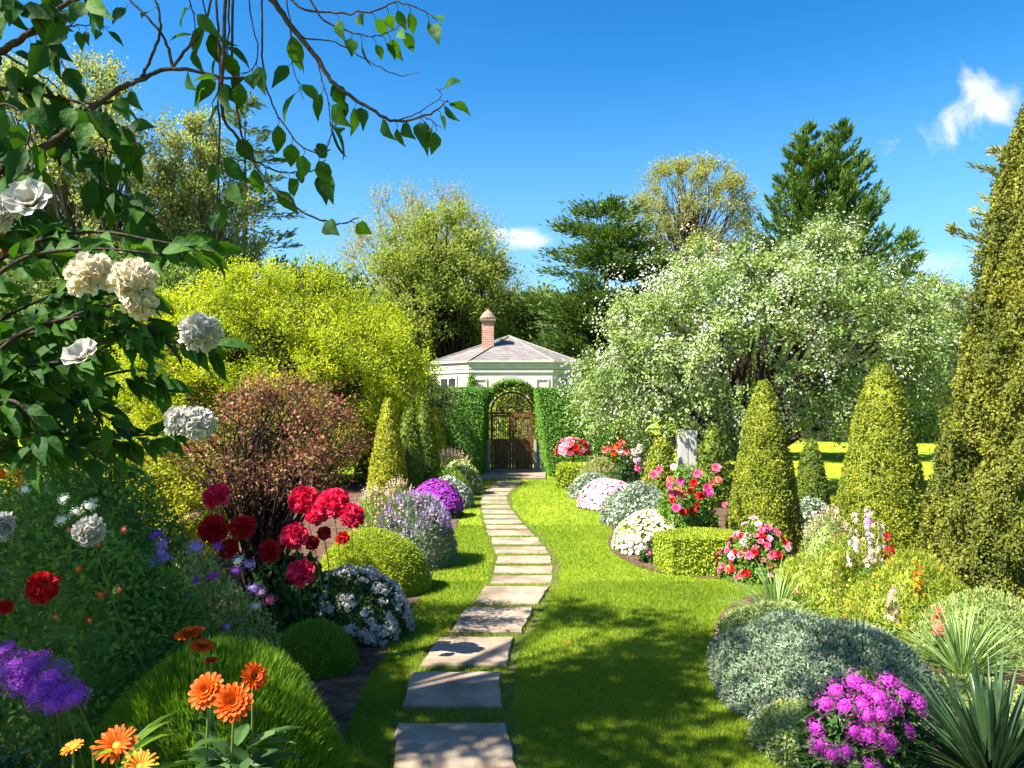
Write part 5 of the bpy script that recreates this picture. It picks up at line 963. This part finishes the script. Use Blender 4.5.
    for c in cen:
        s = np.array([-.8, .7, 4.0]); m = (s + c) / 2 + np.array([0, 0, .35]); tube(mb2, smooth_path([s, m, c], 4), np.linspace(.02, .005, 9), 4, cap=False)
    foliage_on(ml, mb2, cen, np.array([-1.5, 1.3, 4.0]), .46, 6, 10, .11, .064, up=.2, kindl='leaf', twr=.004)
    mb2.build('limb', M['bark_d'], t, smooth=True); ml.build('crown', M['near_leaf'], t, smooth=True)
near_tree()
def white_rose():
    base = np.array([-2.15, 2.15, 0]); t = thing('white_rose_shrub', 'tall dark-leaved shrub with big white and cream double blooms at the left', 'rose bush', tuple(base)); mt, ml = MB(), MB()
    def cane(pts, Y, r0, nl, L=.068, hang=.55):
        q = np.array([P(px, py, Y) for px, py in pts]) - base; q = np.vstack([[(rng.normal() * .05, rng.normal() * .05, .0), (.02, 0, .75 + rng.random() * .3)], q]); q = smooth_path(q, 7); tube(mt, q, np.linspace(.009, r0, len(q)), 6)
        s0 = 16; s = rng.integers(s0, len(q) - 1, nl); p = q[s]; tg = nrm(q[s + 1] - q[s]); d = nrm(tg * .6 + nrm(np.cross(tg, rnd(nl))) * .8 + np.array([.1, 0, -hang])); scatter(ml, p + d * .02, d, rnd(nl) * .7 + np.array([-.1, -.7, .45]), rl(nl, L, .3), rl(nl, L * .56, .2), 'big')
    Y = 2.15
    C = [([(-40,440),(30,380),(80,350),(130,338),(190,336),(215,345)], 26), ([(-40,470),(20,420),(80,432),(130,436),(175,430)], 30), ([(-60,400),(-10,330),(40,300),(80,290),(90,280)], 26), ([(-40,380),(40,330),(90,310),(125,300),(136,290)], 24), ([(-60,300),(-20,240),(10,225),(28,212)], 20),
         ([(-40,420),(20,370),(60,362),(86,358)], 24), ([(-60,440),(0,350),(60,320),(120,320),(160,330)], 24), ([(-50,460),(40,400),(90,380),(140,370),(165,385)], 24), ([(-50,490),(10,440),(60,440),(100,455),(125,470)], 24), ([(-60,420),(-20,300),(20,260),(70,250),(120,250),(160,255)], 20), ([(-60,360),(-10,270),(40,240),(100,232),(150,240),(215,252)], 22), ([(-60,500),(-10,400),(20,350),(50,330)], 26), ([(-60,480),(0,420),(40,395),(80,400),(110,420)], 26), ([(-70,460),(-30,420),(10,400),(40,430),(30,460)], 22)]
    for pts, n in C: cane(pts, Y + rng.normal() * .10, .0025, int(n * 2.1))
    for me, px, py, r, nv in ((H['whiteopen'], 32, 205, .062, (.1, -.8, .4)), (H['white'], 2, 214, .05, (-.2, -.8, .3)), (H['cream'], 90, 275, .062, (-.15, -.75, .55)), (H['cream'], 133, 280, .060, (.2, -.75, .5)), (H['cream'], 140, 303, .045, (.4, -.8, 0)), (H['white'], 200, 333, .052, (.35, -.8, .35)), (H['whiteopen'], 84, 359, .050, (-.1, -.7, .6)), (H['white_b'], 180, 421, .040, (-.2, -.85, .4)), (H['white'], 198, 424, .046, (.35, -.8, .35))): place_head(t, me, P(px, py, Y - .22), nrm(np.array(nv, float)), r * .98)
    for px, py in ((15, 12 + 240), (8, 240), (24, 348)): place_head(t, H['red'], P(px - 6, py, Y + .5), (0, -.9, .3), .022)
    mt.build('stem', M['bark_d'], t, smooth=True); ml.build('leaf', M['near_leaf'], t, smooth=True)
white_rose()
